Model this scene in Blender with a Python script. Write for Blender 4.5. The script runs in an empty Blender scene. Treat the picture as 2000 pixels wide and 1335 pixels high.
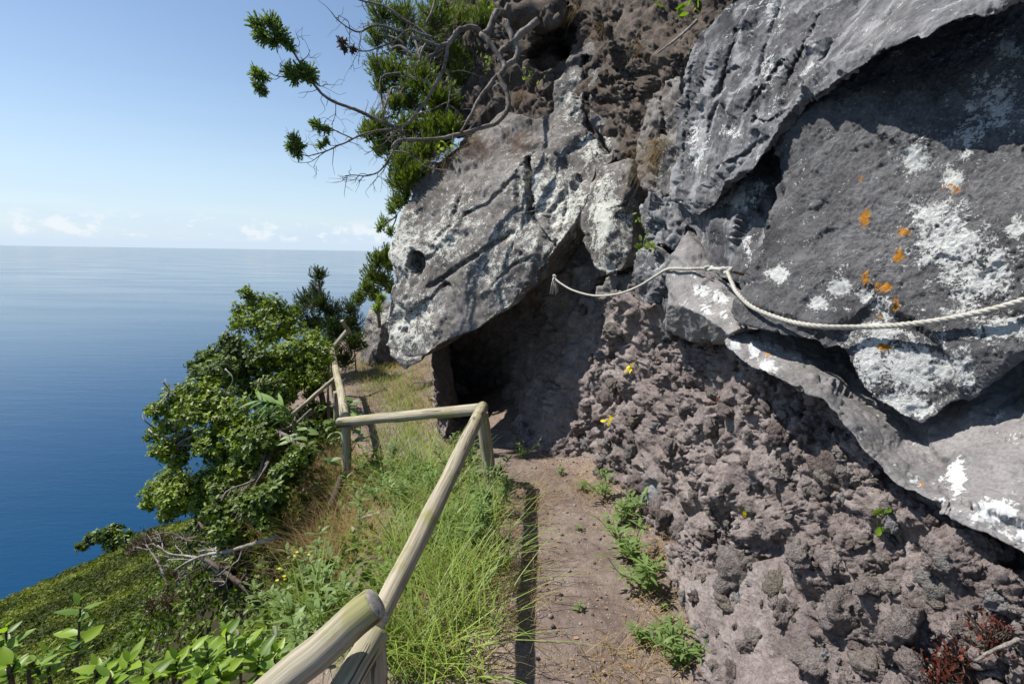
import bpy, bmesh, math, random
import numpy as np
from mathutils import Vector, Matrix
from mathutils.geometry import delaunay_2d_cdt

random.seed(7)
RNG = np.random.default_rng(11)
SC = bpy.context.scene
COL = SC.collection

# ------------------------------------------------------------------ camera
FPX, CX, CY = 1000.0, 1000.0, 667.5          # focal length and centre, in pixels of the 2000 px photo
EYE = np.array([0.0, 0.0, 1.65])
PITCH = math.atan(174.2 / FPX)
ROLL = 0.0155
_f = np.array([0, math.cos(PITCH), -math.sin(PITCH)])
_u0 = np.array([0, math.sin(PITCH), math.cos(PITCH)])
_r0 = np.array([1.0, 0, 0])
_c, _s = math.cos(ROLL), math.sin(ROLL)
CAM_R = _c * _r0 + _s * _u0
CAM_U = -_s * _r0 + _c * _u0
CAM_F = _f
cam_data = bpy.data.cameras.new('camera')
cam_data.sensor_width = 36.0
cam_data.lens = 36.0 * FPX / 2000.0
cam_data.clip_start = 0.02
cam_data.clip_end = 400000.0
cam = bpy.data.objects.new('camera', cam_data)
COL.objects.link(cam)
m = Matrix.Identity(4)
for i in range(3):
    m[i][0], m[i][1], m[i][2], m[i][3] = CAM_R[i], CAM_U[i], -CAM_F[i], EYE[i]
cam.matrix_world = m
SC.camera = cam

def P(px, py, d):
    """photo pixel + distance along the lens axis -> point in the place (metres)"""
    return EYE + d * (CAM_F + (px - CX) / FPX * CAM_R + (CY - py) / FPX * CAM_U)

def PV(px, py, d):
    return Vector(P(px, py, d))

def proj(pts):
    q = np.asarray(pts) - EYE
    d = q @ CAM_F
    dd = np.maximum(d, 0.05)
    return CX + FPX * (q @ CAM_R) / dd, CY - FPX * (q @ CAM_U) / dd, d

# ------------------------------------------------------------------ light
SUN_DIR = Vector((-0.55, 0.15, 0.84)).normalized()      # towards the sun
sun_el = math.asin(SUN_DIR.z)
sun_az = math.atan2(SUN_DIR.x, SUN_DIR.y)
sd = bpy.data.lights.new('sun', 'SUN')
sd.energy = 5.0
sd.angle = math.radians(0.53)
sd.color = (1.0, 0.955, 0.89)
sun = bpy.data.objects.new('sun', sd)
COL.objects.link(sun)
sun.rotation_euler = SUN_DIR.to_track_quat('Z', 'Y').to_euler()
sun.location = (-20, 8, 45)

W = bpy.data.worlds.new('World')
SC.world = W
W.use_nodes = True
wn, wl = W.node_tree.nodes, W.node_tree.links
wn.clear()
def wnode(t, **k):
    n = wn.new(t)
    for a, b in k.items():
        setattr(n, a, b)
    return n
sky = wnode('ShaderNodeTexSky', sky_type='NISHITA', sun_disc=False, sun_elevation=sun_el,
            sun_rotation=sun_az, altitude=150.0, air_density=1.0, dust_density=0.35, ozone_density=1.5)
bg = wnode('ShaderNodeBackground')
bg.inputs['Strength'].default_value = 0.084
wo = wnode('ShaderNodeOutputWorld')
# low cumulus and a thin veil over the horizon, all round the compass
tc = wnode('ShaderNodeTexCoord')
sep = wnode('ShaderNodeSeparateXYZ')
wl.new(tc.outputs['Generated'], sep.inputs[0])
def wmath(op, a, b=None, c=None):
    n = wnode('ShaderNodeMath', operation=op)
    for i, v in enumerate((a, b, c)):
        if v is None: continue
        if isinstance(v, (int, float)): n.inputs[i].default_value = v
        else: wl.new(v, n.inputs[i])
    return n.outputs[0]
def wramp(v, lo, hi, a=0.0, b=1.0):
    n = wnode('ShaderNodeMapRange', interpolation_type='SMOOTHSTEP')
    wl.new(v, n.inputs['Value'])
    n.inputs['From Min'].default_value = lo; n.inputs['From Max'].default_value = hi
    n.inputs['To Min'].default_value = a; n.inputs['To Max'].default_value = b
    return n.outputs[0]
mp = wnode('ShaderNodeMapping')
mp.inputs['Scale'].default_value = (34, 34, 60)
wl.new(tc.outputs['Generated'], mp.inputs[0])
cn = wnode('ShaderNodeTexNoise')
cn.inputs['Scale'].default_value = 1.0; cn.inputs['Detail'].default_value = 8; cn.inputs['Roughness'].default_value = 0.62
wl.new(mp.outputs[0], cn.inputs['Vector'])
mp2 = wnode('ShaderNodeMapping')
mp2.inputs['Scale'].default_value = (4.5, 4.5, 4.0)
mp2.inputs['Location'].default_value = (3.1, 1.2, 0)
wl.new(tc.outputs['Generated'], mp2.inputs[0])
cb = wnode('ShaderNodeTexNoise')
cb.inputs['Scale'].default_value = 1.0; cb.inputs['Detail'].default_value = 2
wl.new(mp2.outputs[0], cb.inputs['Vector'])
z = sep.outputs['Z']
band = wmath('MULTIPLY', wramp(z, 0.010, 0.020), wramp(z, 0.034, 0.060, 1.0, 0.0))
cum = wramp(wmath('ADD', cn.outputs['Fac'], wmath('MULTIPLY', wmath('SUBTRACT', cb.outputs['Fac'], 0.5), 0.9)), 0.50, 0.63)
cum = wmath('MULTIPLY', wmath('MULTIPLY', cum, band), 0.55)
mp3 = wnode('ShaderNodeMapping')
mp3.inputs['Scale'].default_value = (3.0, 3.0, 26)
wl.new(tc.outputs['Generated'], mp3.inputs[0])
vn = wnode('ShaderNodeTexNoise')
vn.inputs['Scale'].default_value = 1.0; vn.inputs['Detail'].default_value = 5
wl.new(mp3.outputs[0], vn.inputs['Vector'])
veil = wmath('MULTIPLY', wmath('MAXIMUM', wramp(vn.outputs['Fac'], 0.2, 0.7, 0.6, 1.0), wramp(z, 0.0, 0.12, 1.0, 0.0)), wmath('POWER', wramp(z, -0.05, 0.40, 1.0, 0.0), 1.7))
veil = wmath('MULTIPLY', veil, 0.95)
cmix = wnode('ShaderNodeMixRGB')
wl.new(veil, cmix.inputs[0]); wl.new(sky.outputs[0], cmix.inputs[1])
cmix.inputs[2].default_value = (4.75, 6.0, 7.5, 1)
cmix2 = wnode('ShaderNodeMixRGB')
wl.new(cum, cmix2.inputs[0]); wl.new(cmix.outputs[0], cmix2.inputs[1])
cmix2.inputs[2].default_value = (7.4, 7.6, 7.8, 1)
wl.new(cmix2.outputs[0], bg.inputs['Color'])
wl.new(bg.outputs[0], wo.inputs['Surface'])

SC.view_settings.view_transform = 'Standard'
SC.view_settings.look = 'None'
SC.view_settings.exposure = 0.63
SC.view_settings.gamma = 1.0
SC.view_settings.use_curve_mapping = False
SC.cycles.max_bounces = 6
SC.cycles.diffuse_bounces = 3
SC.cycles.glossy_bounces = 2
SC.cycles.transmission_bounces = 3
SC.cycles.use_denoising = True

# ------------------------------------------------------------------ numpy noise
def _hash(ix, iy, iz, seed):
    h = (ix.astype(np.int64) * 73856093) ^ (iy.astype(np.int64) * 19349663) ^ (iz.astype(np.int64) * 83492791) ^ (seed * 2654435761)
    h = (h & 0xffffffff).astype(np.uint32)
    h ^= h >> np.uint32(16); h *= np.uint32(0x7feb352d)
    h ^= h >> np.uint32(15); h *= np.uint32(0x846ca68b)
    h ^= h >> np.uint32(16)
    return h
def _u(h, k):
    h = h * np.uint32(2 * k + 1) + np.uint32(k * 668265263 & 0xffffffff)
    h = h ^ (h >> np.uint32(15)); h = h * np.uint32(0x2c1b3c6d); h = h ^ (h >> np.uint32(13))
    return h.astype(np.float64) / 4294967296.0
_G = np.array([[1,1,0],[-1,1,0],[1,-1,0],[-1,-1,0],[1,0,1],[-1,0,1],[1,0,-1],[-1,0,-1],[0,1,1],[0,-1,1],[0,1,-1],[0,-1,-1]], float)
def perlin(p, seed=0):
    i = np.floor(p).astype(np.int64); f = p - i
    w = f * f * f * (f * (f * 6 - 15) + 10)
    out = np.zeros(len(p))
    for dx in (0, 1):
        for dy in (0, 1):
            for dz in (0, 1):
                g = _G[_hash(i[:, 0] + dx, i[:, 1] + dy, i[:, 2] + dz, seed) % np.uint32(12)]
                dot = g[:, 0] * (f[:, 0] - dx) + g[:, 1] * (f[:, 1] - dy) + g[:, 2] * (f[:, 2] - dz)
                ww = (w[:, 0] if dx else 1 - w[:, 0]) * (w[:, 1] if dy else 1 - w[:, 1]) * (w[:, 2] if dz else 1 - w[:, 2])
                out += dot * ww
    return out
def fbm(p, seed=0, octv=4, gain=0.5):
    a, s, o = 1.0, 0.0, np.zeros(len(p))
    for k in range(octv):
        o += a * perlin(p * 2.03 ** k + 17.3 * k, seed + k); a *= gain
    return o
def ridged(p, seed=0, octv=4):
    a, o = 1.0, np.zeros(len(p))
    for k in range(octv):
        o += a * (0.5 - np.abs(perlin(p * 2.1 ** k + 9.1 * k, seed + k))); a *= 0.5
    return o
def worley(p, seed=0):
    i = np.floor(p).astype(np.int64)
    n = len(p)
    f1 = np.full(n, 9.0); f2 = np.full(n, 9.0); cid = np.zeros(n, np.uint32); vec = np.zeros((n, 3))
    for dx in (-1, 0, 1):
        for dy in (-1, 0, 1):
            for dz in (-1, 0, 1):
                h = _hash(i[:, 0] + dx, i[:, 1] + dy, i[:, 2] + dz, seed)
                v = np.stack([p[:, 0] - (i[:, 0] + dx + _u(h, 1)), p[:, 1] - (i[:, 1] + dy + _u(h, 2)), p[:, 2] - (i[:, 2] + dz + _u(h, 3))], 1)
                d = (v * v).sum(1)
                new = d < f1
                f2 = np.where(new, f1, np.minimum(f2, d))
                f1 = np.where(new, d, f1)
                cid = np.where(new, h, cid)
                vec[new] = v[new]
    return np.sqrt(f1), np.sqrt(f2), cid, vec
def chunks(p, seed=0, w=0.12):
    """angular broken-rock relief: each cell is a tilted plane"""
    f1, f2, cid, v = worley(p, seed)
    g = np.stack([_u(cid, 5), _u(cid, 6), _u(cid, 7)], 1) * 2 - 1
    return ((_u(cid, 8) - 0.5) * 0.7 + (g * v).sum(1) * 1.25 + 0.12) * np.clip((f2 - f1) / w, 0, 1) - 0.12
def smooth01(x, a, b):
    t = np.clip((x - a) / (b - a), 0, 1)
    return t * t * (3 - 2 * t)

# ------------------------------------------------------------------ objects
def tag(o, label=None, cat=None, group=None, kind=None):
    if label: o['label'] = label
    if cat: o['category'] = cat
    if group: o['group'] = group
    if kind: o['kind'] = kind
    return o
def empty(name, loc=(0, 0, 0)):
    o = bpy.data.objects.new(name, None)
    o.empty_display_size = 0.1
    COL.objects.link(o)
    o.location = Vector(loc)
    return o
def mesh_from(name, verts, faces, smooth=True, attrs=None):
    """faces: int array (n,3) or (n,4), or a python list of tuples"""
    me = bpy.data.meshes.new(name)
    verts = np.asarray(verts, np.float32)
    if isinstance(faces, np.ndarray):
        k = faces.shape[1]
        me.vertices.add(len(verts)); me.vertices.foreach_set('co', verts.ravel())
        me.loops.add(faces.size); me.loops.foreach_set('vertex_index', faces.astype(np.int32).ravel())
        me.polygons.add(len(faces))
        me.polygons.foreach_set('loop_start', np.arange(0, faces.size, k, dtype=np.int32))
        me.update(calc_edges=True)
    else:
        me.from_pydata(verts.tolist(), [], faces)
        me.update()
    me.polygons.foreach_set('use_smooth', np.full(len(me.polygons), smooth))
    for an, av in (attrs or {}).items():
        a = me.attributes.new(an, 'FLOAT', 'POINT')
        a.data.foreach_set('value', np.asarray(av, np.float32))
    return me
def link(name, me, mat=None, parent=None):
    o = bpy.data.objects.new(name, me)
    COL.objects.link(o)
    if mat is not None and not me.materials:
        me.materials.append(mat)
    if parent is not None:
        o.parent = parent
        # geometry is written in world metres; keep it there
        if parent.type == 'EMPTY':
            o.matrix_parent_inverse = Matrix.Translation(-parent.location)
    return o
def make(name, verts, faces, mat, parent=None, smooth=True, attrs=None):
    return link(name, mesh_from(name, verts, faces, smooth, attrs), mat, parent)

class Geo:
    """collects pieces of one mesh"""
    def __init__(self): self.v = []; self.f3 = []; self.f4 = []; self.n = 0; self.a = []
    def add(self, v, f, rnd=0.5):
        v = np.asarray(v, float); f = np.asarray(f, int)
        self.v.append(v)
        (self.f3 if f.shape[1] == 3 else self.f4).append(f + self.n)
        self.a.append(np.full(len(v), rnd) if np.isscalar(rnd) else np.asarray(rnd))
        self.n += len(v)
    def faces(self):
        fs = []
        if self.f3: fs += np.concatenate(self.f3).tolist()
        if self.f4: fs += np.concatenate(self.f4).tolist()
        return fs
    def build(self, name, mat, parent=None, smooth=True):
        v = np.concatenate(self.v); a = np.concatenate(self.a)
        if self.f3 and self.f4:
            q = np.concatenate(self.f4)
            f = np.concatenate([np.concatenate(self.f3), q[:, [0, 1, 2]], q[:, [0, 2, 3]]])
        else:
            f = np.concatenate(self.f3 or self.f4)
        return make(name, v, f, mat, parent, smooth, {'rnd': a})

def frame(t):
    t = t / (np.linalg.norm(t) + 1e-9)
    a = np.array([0, 0, 1.0]) if abs(t[2]) < 0.9 else np.array([1.0, 0, 0])
    x = np.cross(a, t); x /= np.linalg.norm(x)
    return x, np.cross(t, x), t
def tube_geo(pts, rad, seg=8, cap=True, rough=0.0, seed=0, lump=3.0):
    pts = np.asarray(pts, float); rad = np.broadcast_to(np.asarray(rad, float), (len(pts),))
    n = len(pts)
    tan = np.gradient(pts, axis=0)
    x, y, _ = frame(tan[0])
    V = []
    ang = np.arange(seg) / seg * 2 * math.pi
    for i in range(n):
        t = tan[i] / (np.linalg.norm(tan[i]) + 1e-9)
        x = x - t * (x @ t); x /= (np.linalg.norm(x) + 1e-9); y = np.cross(t, x)
        V.append(pts[i] + rad[i] * (np.cos(ang)[:, None] * x + np.sin(ang)[:, None] * y))
    V = np.concatenate(V)
    if rough:
        c = np.repeat(pts, seg, 0); r = V - c
        V = c + r * (1 + rough * fbm(V * lump / max(rad.max(), 1e-4) * 0.3, seed, 3))[:, None]
    F = []
    for i in range(n - 1):
        for k in range(seg):
            F.append((i * seg + k, i * seg + (k + 1) % seg, (i + 1) * seg + (k + 1) % seg, (i + 1) * seg + k))
    F = np.array(F)
    if cap:
        V = np.concatenate([V, [pts[0]], [pts[-1]]])
        a, b = n * seg, n * seg + 1
        F = np.concatenate([F, [(a, (k + 1) % seg, k, k) for k in range(seg)], [(b, (n - 1) * seg + k, (n - 1) * seg + (k + 1) % seg, (n - 1) * seg + (k + 1) % seg) for k in range(seg)]])
        q = F[:, 2] != F[:, 3]
        F = np.concatenate([F[q][:, [0, 1, 2]], F[q][:, [0, 2, 3]], F[~q][:, [0, 1, 2]]])
    return V, F
def catmull(pts, n=8):
    p = np.asarray(pts, float)
    p = np.concatenate([[2 * p[0] - p[1]], p, [2 * p[-1] - p[-2]]])
    o = []
    for i in range(1, len(p) - 2):
        for t in np.arange(n) / n:
            o.append(0.5 * (2 * p[i] + (p[i + 1] - p[i - 1]) * t + (2 * p[i - 1] - 5 * p[i] + 4 * p[i + 1] - p[i + 2]) * t * t + (3 * p[i] - p[i - 1] - 3 * p[i + 1] + p[i + 2]) * t ** 3))
    o.append(p[-2])
    return np.array(o)
# ------------------------------------------------------------------ materials
class Mat:
    def __init__(self, name):
        self.m = bpy.data.materials.new(name); self.m.use_nodes = True
        self.nt = self.m.node_tree; self.nt.nodes.clear()
        self.out = self.n('ShaderNodeOutputMaterial')
        self.geo = None
    def n(self, t, **k):
        nd = self.nt.nodes.new(t)
        for a, b in k.items(): setattr(nd, a, b)
        return nd
    def put(self, inp, v):
        if v is None: return
        if hasattr(v, 'is_output') or isinstance(v, bpy.types.NodeSocket): self.nt.links.new(v, inp)
        elif isinstance(v, (tuple, list)) and len(v) == 3 and inp.type == 'RGBA': inp.default_value = (*v, 1)
        else: inp.default_value = v
    def pos(self):
        if self.geo is None: self.geo = self.n('ShaderNodeNewGeometry')
        return self.geo.outputs['Position']
    def noise(self, scale, detail=4, rough=0.55, vec=None, dist=0.0, out='Fac'):
        nd = self.n('ShaderNodeTexNoise'); self.put(nd.inputs['Vector'], vec or self.pos())
        nd.inputs['Scale'].default_value = scale; nd.inputs['Detail'].default_value = detail
        nd.inputs['Roughness'].default_value = rough; nd.inputs['Distortion'].default_value = dist
        return nd.outputs[out]
    def voro(self, scale, feature='F1', vec=None, out='Distance'):
        nd = self.n('ShaderNodeTexVoronoi', feature=feature); self.put(nd.inputs['Vector'], vec or self.pos())
        nd.inputs['Scale'].default_value = scale
        return nd.outputs[out]
    def map(self, scale=(1, 1, 1), rot=(0, 0, 0), vec=None):
        nd = self.n('ShaderNodeMapping'); self.put(nd.inputs['Vector'], vec or self.pos())
        nd.inputs['Scale'].default_value = scale; nd.inputs['Rotation'].default_value = rot
        return nd.outputs[0]
    def attr(self, name, out='Fac'):
        return self.n('ShaderNodeAttribute', attribute_name=name).outputs[out]
    def math(self, op, a, b=None):
        nd = self.n('ShaderNodeMath', operation=op); self.put(nd.inputs[0], a); self.put(nd.inputs[1], b)
        return nd.outputs[0]
    def step(self, v, lo, hi, a=0.0, b=1.0):
        nd = self.n('ShaderNodeMapRange', interpolation_type='SMOOTHSTEP'); self.put(nd.inputs['Value'], v)
        for k, x in (('From Min', lo), ('From Max', hi), ('To Min', a), ('To Max', b)): self.put(nd.inputs[k], x)
        return nd.outputs[0]
    def mix(self, f, a, b, blend='MIX'):
        nd = self.n('ShaderNodeMixRGB', blend_type=blend); self.put(nd.inputs[0], f); self.put(nd.inputs[1], a); self.put(nd.inputs[2], b)
        return nd.outputs[0]
    def ramp(self, v, stops):
        nd = self.n('ShaderNodeValToRGB'); self.put(nd.inputs[0], v)
        e = nd.color_ramp.elements
        while len(e) < len(stops): e.new(0.5)
        for k, (p, c) in enumerate(stops):
            e[k].position = p; e[k].color = (*c, 1)
        return nd.outputs[0]
    def bump(self, h, strength=0.5, dist=0.01, nrm=None):
        nd = self.n('ShaderNodeBump'); self.put(nd.inputs['Height'], h)
        nd.inputs['Strength'].default_value = strength; nd.inputs['Distance'].default_value = dist
        self.put(nd.inputs['Normal'], nrm)
        return nd.outputs[0]
    def bsdf(self, color, rough=0.9, nrm=None, spec=0.2, **k):
        nd = self.n('ShaderNodeBsdfPrincipled')
        self.put(nd.inputs['Base Color'], color); self.put(nd.inputs['Roughness'], rough)
        self.put(nd.inputs['Specular IOR Level'], spec); self.put(nd.inputs['Normal'], nrm)
        for a, b in k.items(): self.put(nd.inputs[a], b)
        return nd.outputs[0]
    def done(self, sh):
        self.nt.links.new(sh, self.out.inputs['Surface']); return self.m

def rock_mat(name, dark, mid, light, lich=(0.50, 0.51, 0.48), grain=60, bump=0.5, fleck=0.0, streak=None, mossy=0.0, lich_scale=16):
    M = Mat(name)
    n1 = M.noise(2.2, 5, 0.6); n2 = M.noise(11, 6, 0.62); n3 = M.noise(grain, 4, 0.65)
    base = M.ramp(M.math('ADD', M.math('MULTIPLY', n1, 0.55), M.math('MULTIPLY', n2, 0.45)), [(0.36, dark), (0.5, mid), (0.66, light)])
    base = M.mix(M.step(n3, 0.35, 0.75), base, M.mix(1.0, base, (0.62, 0.61, 0.61), 'MULTIPLY'))
    if streak:
        v = M.map((9, 9, 1.1), streak)
        st = M.step(M.noise(1.0, 5, 0.6, v), 0.50, 0.64)
        base = M.mix(M.math('MULTIPLY', st, 0.6), base, (0.36, 0.36, 0.365))
    if fleck:
        fl = M.step(M.noise(240, 2, 0.5), 0.66, 0.72)
        base = M.mix(M.math('MULTIPLY', fl, fleck), base, (0.5, 0.5, 0.5))
    # dark biofilm
    bio = M.math('MULTIPLY', M.step(M.noise(4.5, 6, 0.65), 0.52, 0.64), 0.55)
    base = M.mix(bio, base, M.mix(1.0, base, (0.45, 0.44, 0.42), 'MULTIPLY'))
    if mossy:
        mo = M.math('MULTIPLY', M.step(M.noise(7, 6, 0.7), 0.56, 0.66), mossy)
        base = M.mix(mo, base, (0.10, 0.095, 0.045))
    # crustose lichen: thresholded rosettes whose cover follows the growth attribute
    la = M.attr('lichen')
    ln = M.math('ADD', M.noise(lich_scale, 7, 0.66, dist=0.25), M.math('MULTIPLY', M.noise(lich_scale * 4.6, 6, 0.75), 0.95))
    ln = M.math('SUBTRACT', ln, 0.475)
    lm = M.step(M.math('ADD', ln, M.math('MULTIPLY', la, 0.42)), 0.65, 0.72)
    lc = M.mix(M.step(M.noise(70, 4, 0.7), 0.3, 0.7), lich, tuple(x * 0.72 for x in lich))
    base = M.mix(M.math('MULTIPLY', lm, 0.93), base, lc)
    oa = M.attr('orange')
    om = M.step(M.math('ADD', M.math('ADD', M.noise(40, 7, 0.7), M.math('MULTIPLY', M.noise(130, 5, 0.7), 0.4)), M.math('MULTIPLY', oa, 0.50)), 1.02, 1.08)
    base = M.mix(om, base, M.mix(n2, (0.36, 0.14, 0.012), (0.50, 0.24, 0.03)))
    so = M.attr('soil')
    sm = M.step(M.math('ADD', M.noise(14, 6, 0.65), so), 0.9, 1.05)
    base = M.mix(sm, base, M.mix(M.noise(40, 4, 0.6), (0.050, 0.034, 0.025), (0.135, 0.098, 0.075)))
    h = M.math('ADD', M.math('MULTIPLY', n3, 0.6), M.math('ADD', M.math('MULTIPLY', M.noise(grain * 4, 3, 0.6), 0.25), M.math('MULTIPLY', lm, 0.12)))
    nr = M.bump(h, min(1.0, bump * 1.35), 0.016)
    return M.done(M.bsdf(base, 0.88, nr, 0.22))

MATS = {}
MATS['basalt_dark'] = rock_mat('dark_basalt', (0.042, 0.042, 0.046), (0.112, 0.112, 0.119), (0.235, 0.235, 0.245), lich=(0.60, 0.61, 0.60), grain=75, bump=0.55, streak=(0.25, 0.75, 0.0), lich_scale=15)
MATS['basalt_face'] = rock_mat('pitted_basalt', (0.058, 0.057, 0.061), (0.135, 0.134, 0.139), (0.23, 0.23, 0.237), lich=(0.64, 0.65, 0.63), grain=90, bump=0.85, lich_scale=26)
MATS['boulder'] = rock_mat('lichened_boulder', (0.072, 0.063, 0.058), (0.160, 0.146, 0.136), (0.27, 0.252, 0.235), lich=(0.56, 0.56, 0.50), grain=45, bump=0.5, mossy=0.35, lich_scale=13)
MATS['slab'] = rock_mat('smooth_slab', (0.15, 0.142, 0.140), (0.215, 0.204, 0.200), (0.28, 0.27, 0.262), lich=(0.56, 0.57, 0.56), grain=120, bump=0.28, fleck=0.25, lich_scale=14)
MATS['soil'] = rock_mat('cliff_soil', (0.048, 0.036, 0.029), (0.098, 0.075, 0.060), (0.175, 0.142, 0.118), lich=(0.30, 0.29, 0.26), grain=50, bump=0.9, mossy=0.15)
def scoria_mat():
    M = Mat('scoria')
    n1 = M.noise(1.6, 4, 0.6); n2 = M.noise(9, 6, 0.65); n3 = M.noise(65, 5, 0.7)
    f = M.math('ADD', M.math('MULTIPLY', n1, 0.5), M.math('MULTIPLY', n2, 0.5))
    c = M.ramp(f, [(0.34, (0.108, 0.086, 0.081)), (0.48, (0.232, 0.192, 0.180)), (0.60, (0.345, 0.296, 0.28)), (0.7, (0.31, 0.298, 0.298))])
    cell = M.voro(26, 'F1', out='Color')
    c = M.mix(0.28, c, M.mix(cell, (0.095, 0.074, 0.070), (0.36, 0.32, 0.305)))
    blue = M.attr('blue')
    bm = M.step(M.math('ADD', M.noise(5, 5, 0.6), blue), 0.82, 1.0)
    c = M.mix(M.math('MULTIPLY', bm, 0.85), c, M.mix(n3, (0.155, 0.17, 0.185), (0.30, 0.315, 0.33)))
    c = M.mix(M.step(n3, 0.40, 0.72), c, M.mix(1.0, c, (0.6, 0.58, 0.57), 'MULTIPLY'))
    la = M.attr('lichen')
    lm = M.step(M.math('ADD', M.noise(24, 6, 0.65), M.math('MULTIPLY', la, 0.4)), 0.86, 0.92)
    c = M.mix(lm, c, (0.44, 0.46, 0.40))
    h = M.math('ADD', M.math('MULTIPLY', n3, 0.7), M.math('MULTIPLY', M.noise(230, 3, 0.6), 0.35))
    return M.done(M.bsdf(c, 0.95, M.bump(h, 1.0, 0.018), 0.1))
MATS['scoria'] = scoria_mat()
def stone_mat():
    M = Mat('loose_stone')
    ri = M.n('ShaderNodeObjectInfo').outputs['Random']
    tcn = M.n('ShaderNodeTexCoord').outputs['Object']
    n2 = M.noise(6, 5, 0.6, tcn); n3 = M.noise(60, 5, 0.65)
    c = M.ramp(ri, [(0.0, (0.155, 0.125, 0.117)), (0.35, (0.235, 0.20, 0.188)), (0.6, (0.265, 0.235, 0.222)), (0.8, (0.21, 0.185, 0.155)), (1.0, (0.26, 0.26, 0.268))])
    c = M.mix(M.step(n2, 0.35, 0.7), c, M.mix(1.0, c, (0.6, 0.58, 0.56), 'MULTIPLY'))
    c = M.mix(M.step(n3, 0.4, 0.75), c, M.mix(1.0, c, (0.62, 0.6, 0.6), 'MULTIPLY'))
    return M.done(M.bsdf(c, 0.95, M.bump(M.math('ADD', n3, M.noise(170, 3, 0.6)), 1.0, 0.016), 0.1))
MATS['stone'] = stone_mat()
def gravel_mat():
    M = Mat('gravel')
    c = M.ramp(M.attr('rnd'), [(0.0, (0.085, 0.066, 0.058)), (0.5, (0.18, 0.145, 0.125)), (0.8, (0.25, 0.21, 0.19)), (1.0, (0.34, 0.30, 0.28))])
    n = M.noise(120, 4, 0.65)
    return M.done(M.bsdf(M.mix(n, c, M.mix(1.0, c, (0.5, 0.5, 0.5), 'MULTIPLY')), 0.95, M.bump(n, 0.8, 0.006), 0.1))
MATS['gravel'] = gravel_mat()
def ground_mat():
    M = Mat('trodden_earth')
    n1 = M.noise(3.5, 5, 0.6); n2 = M.noise(24, 6, 0.68); n3 = M.noise(120, 4, 0.7)
    earth = M.ramp(M.math('ADD', M.math('MULTIPLY', n1, 0.5), M.math('MULTIPLY', n2, 0.5)), [(0.36, (0.095, 0.070, 0.058)), (0.5, (0.160, 0.124, 0.106)), (0.66, (0.235, 0.190, 0.165))])
    peb = M.step(M.voro(55, 'F1'), 0.18, 0.30, 1.0, 0.0)
    pc = M.mix(M.voro(55, 'F1', out='Color'), (0.14, 0.10, 0.085), (0.34, 0.29, 0.26))
    earth = M.mix(M.math('MULTIPLY', peb, M.step(M.voro(55, 'F1', out='Color'), 0.45, 0.6)), earth, pc)
    straw = M.step(M.noise(1.0, 4, 0.6, M.map((160, 22, 60), (0, 0, 0.6))), 0.58, 0.66)
    straw2 = M.step(M.noise(1.0, 4, 0.6, M.map((24, 150, 60), (0, 0, 0.3))), 0.60, 0.68)
    dry = M.attr('dry')
    sf = M.math('MULTIPLY', M.math('MAXIMUM', straw, straw2), M.step(M.math('ADD', dry, M.math('MULTIPLY', n1, 0.5)), 0.35, 0.8))
    earth = M.mix(M.math('MULTIPLY', sf, 0.8), earth, (0.42, 0.33, 0.19))
    veg = M.attr('veg')
    earth = M.mix(M.step(M.math('ADD', veg, M.math('MULTIPLY', n2, 0.5)), 0.7, 1.1), earth, M.mix(n2, (0.022, 0.024, 0.010), (0.060, 0.055, 0.026)))
    h = M.math('ADD', M.math('ADD', n2, M.math('MULTIPLY', n3, 0.6)), M.math('MULTIPLY', peb, 0.5))
    return M.done(M.bsdf(earth, 0.96, M.bump(h, 0.7, 0.012), 0.1))
MATS['ground'] = ground_mat()
def leaf_mat(name, c0, c1, rough=0.45, trans=0.32, spec=0.4, sun=1.0):
    M = Mat(name)
    r = M.attr('rnd')
    n = M.noise(2.0, 2)
    c = M.mix(M.math('ADD', M.math('MULTIPLY', r, 0.75), M.math('MULTIPLY', n, 0.25)), c0, c1)
    p = M.bsdf(c, rough, None, spec)
    t = M.n('ShaderNodeBsdfTranslucent')
    M.put(t.inputs['Color'], M.mix(1.0, c, (1.5, 1.6, 0.6), 'MULTIPLY'))
    mx = M.n('ShaderNodeMixShader'); mx.inputs[0].default_value = trans
    M.nt.links.new(p, mx.inputs[1]); M.nt.links.new(t.outputs[0], mx.inputs[2])
    return M.done(mx.outputs[0])
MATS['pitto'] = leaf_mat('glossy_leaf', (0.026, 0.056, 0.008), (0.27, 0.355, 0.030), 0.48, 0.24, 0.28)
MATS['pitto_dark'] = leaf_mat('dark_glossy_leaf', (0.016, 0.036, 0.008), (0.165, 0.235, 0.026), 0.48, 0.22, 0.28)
MATS['erica'] = leaf_mat('heather_leaf', (0.040, 0.068, 0.012), (0.190, 0.250, 0.034), 0.6, 0.3, 0.2)
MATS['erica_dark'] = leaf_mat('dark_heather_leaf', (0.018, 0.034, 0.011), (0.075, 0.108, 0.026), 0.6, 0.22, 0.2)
MATS['scrub'] = leaf_mat('hill_scrub_leaf', (0.022, 0.034, 0.010), (0.190, 0.225, 0.045), 0.7, 0.2, 0.15)
MATS['juniper'] = leaf_mat('juniper_leaf', (0.070, 0.120, 0.034), (0.230, 0.310, 0.090), 0.55, 0.36, 0.2)
MATS['grass'] = leaf_mat('green_blade', (0.085, 0.140, 0.022), (0.31, 0.40, 0.085), 0.5, 0.35, 0.3)
MATS['weed'] = leaf_mat('weed_leaf', (0.075, 0.130, 0.035), (0.215, 0.305, 0.095), 0.5, 0.35, 0.35)
MATS['dry'] = leaf_mat('dry_blade', (0.165, 0.098, 0.040), (0.40, 0.30, 0.145), 0.7, 0.3, 0.15)
MATS['ginger'] = leaf_mat('ginger_leaf', (0.11, 0.20, 0.035), (0.20, 0.31, 0.07), 0.55, 0.35, 0.2)
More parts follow.
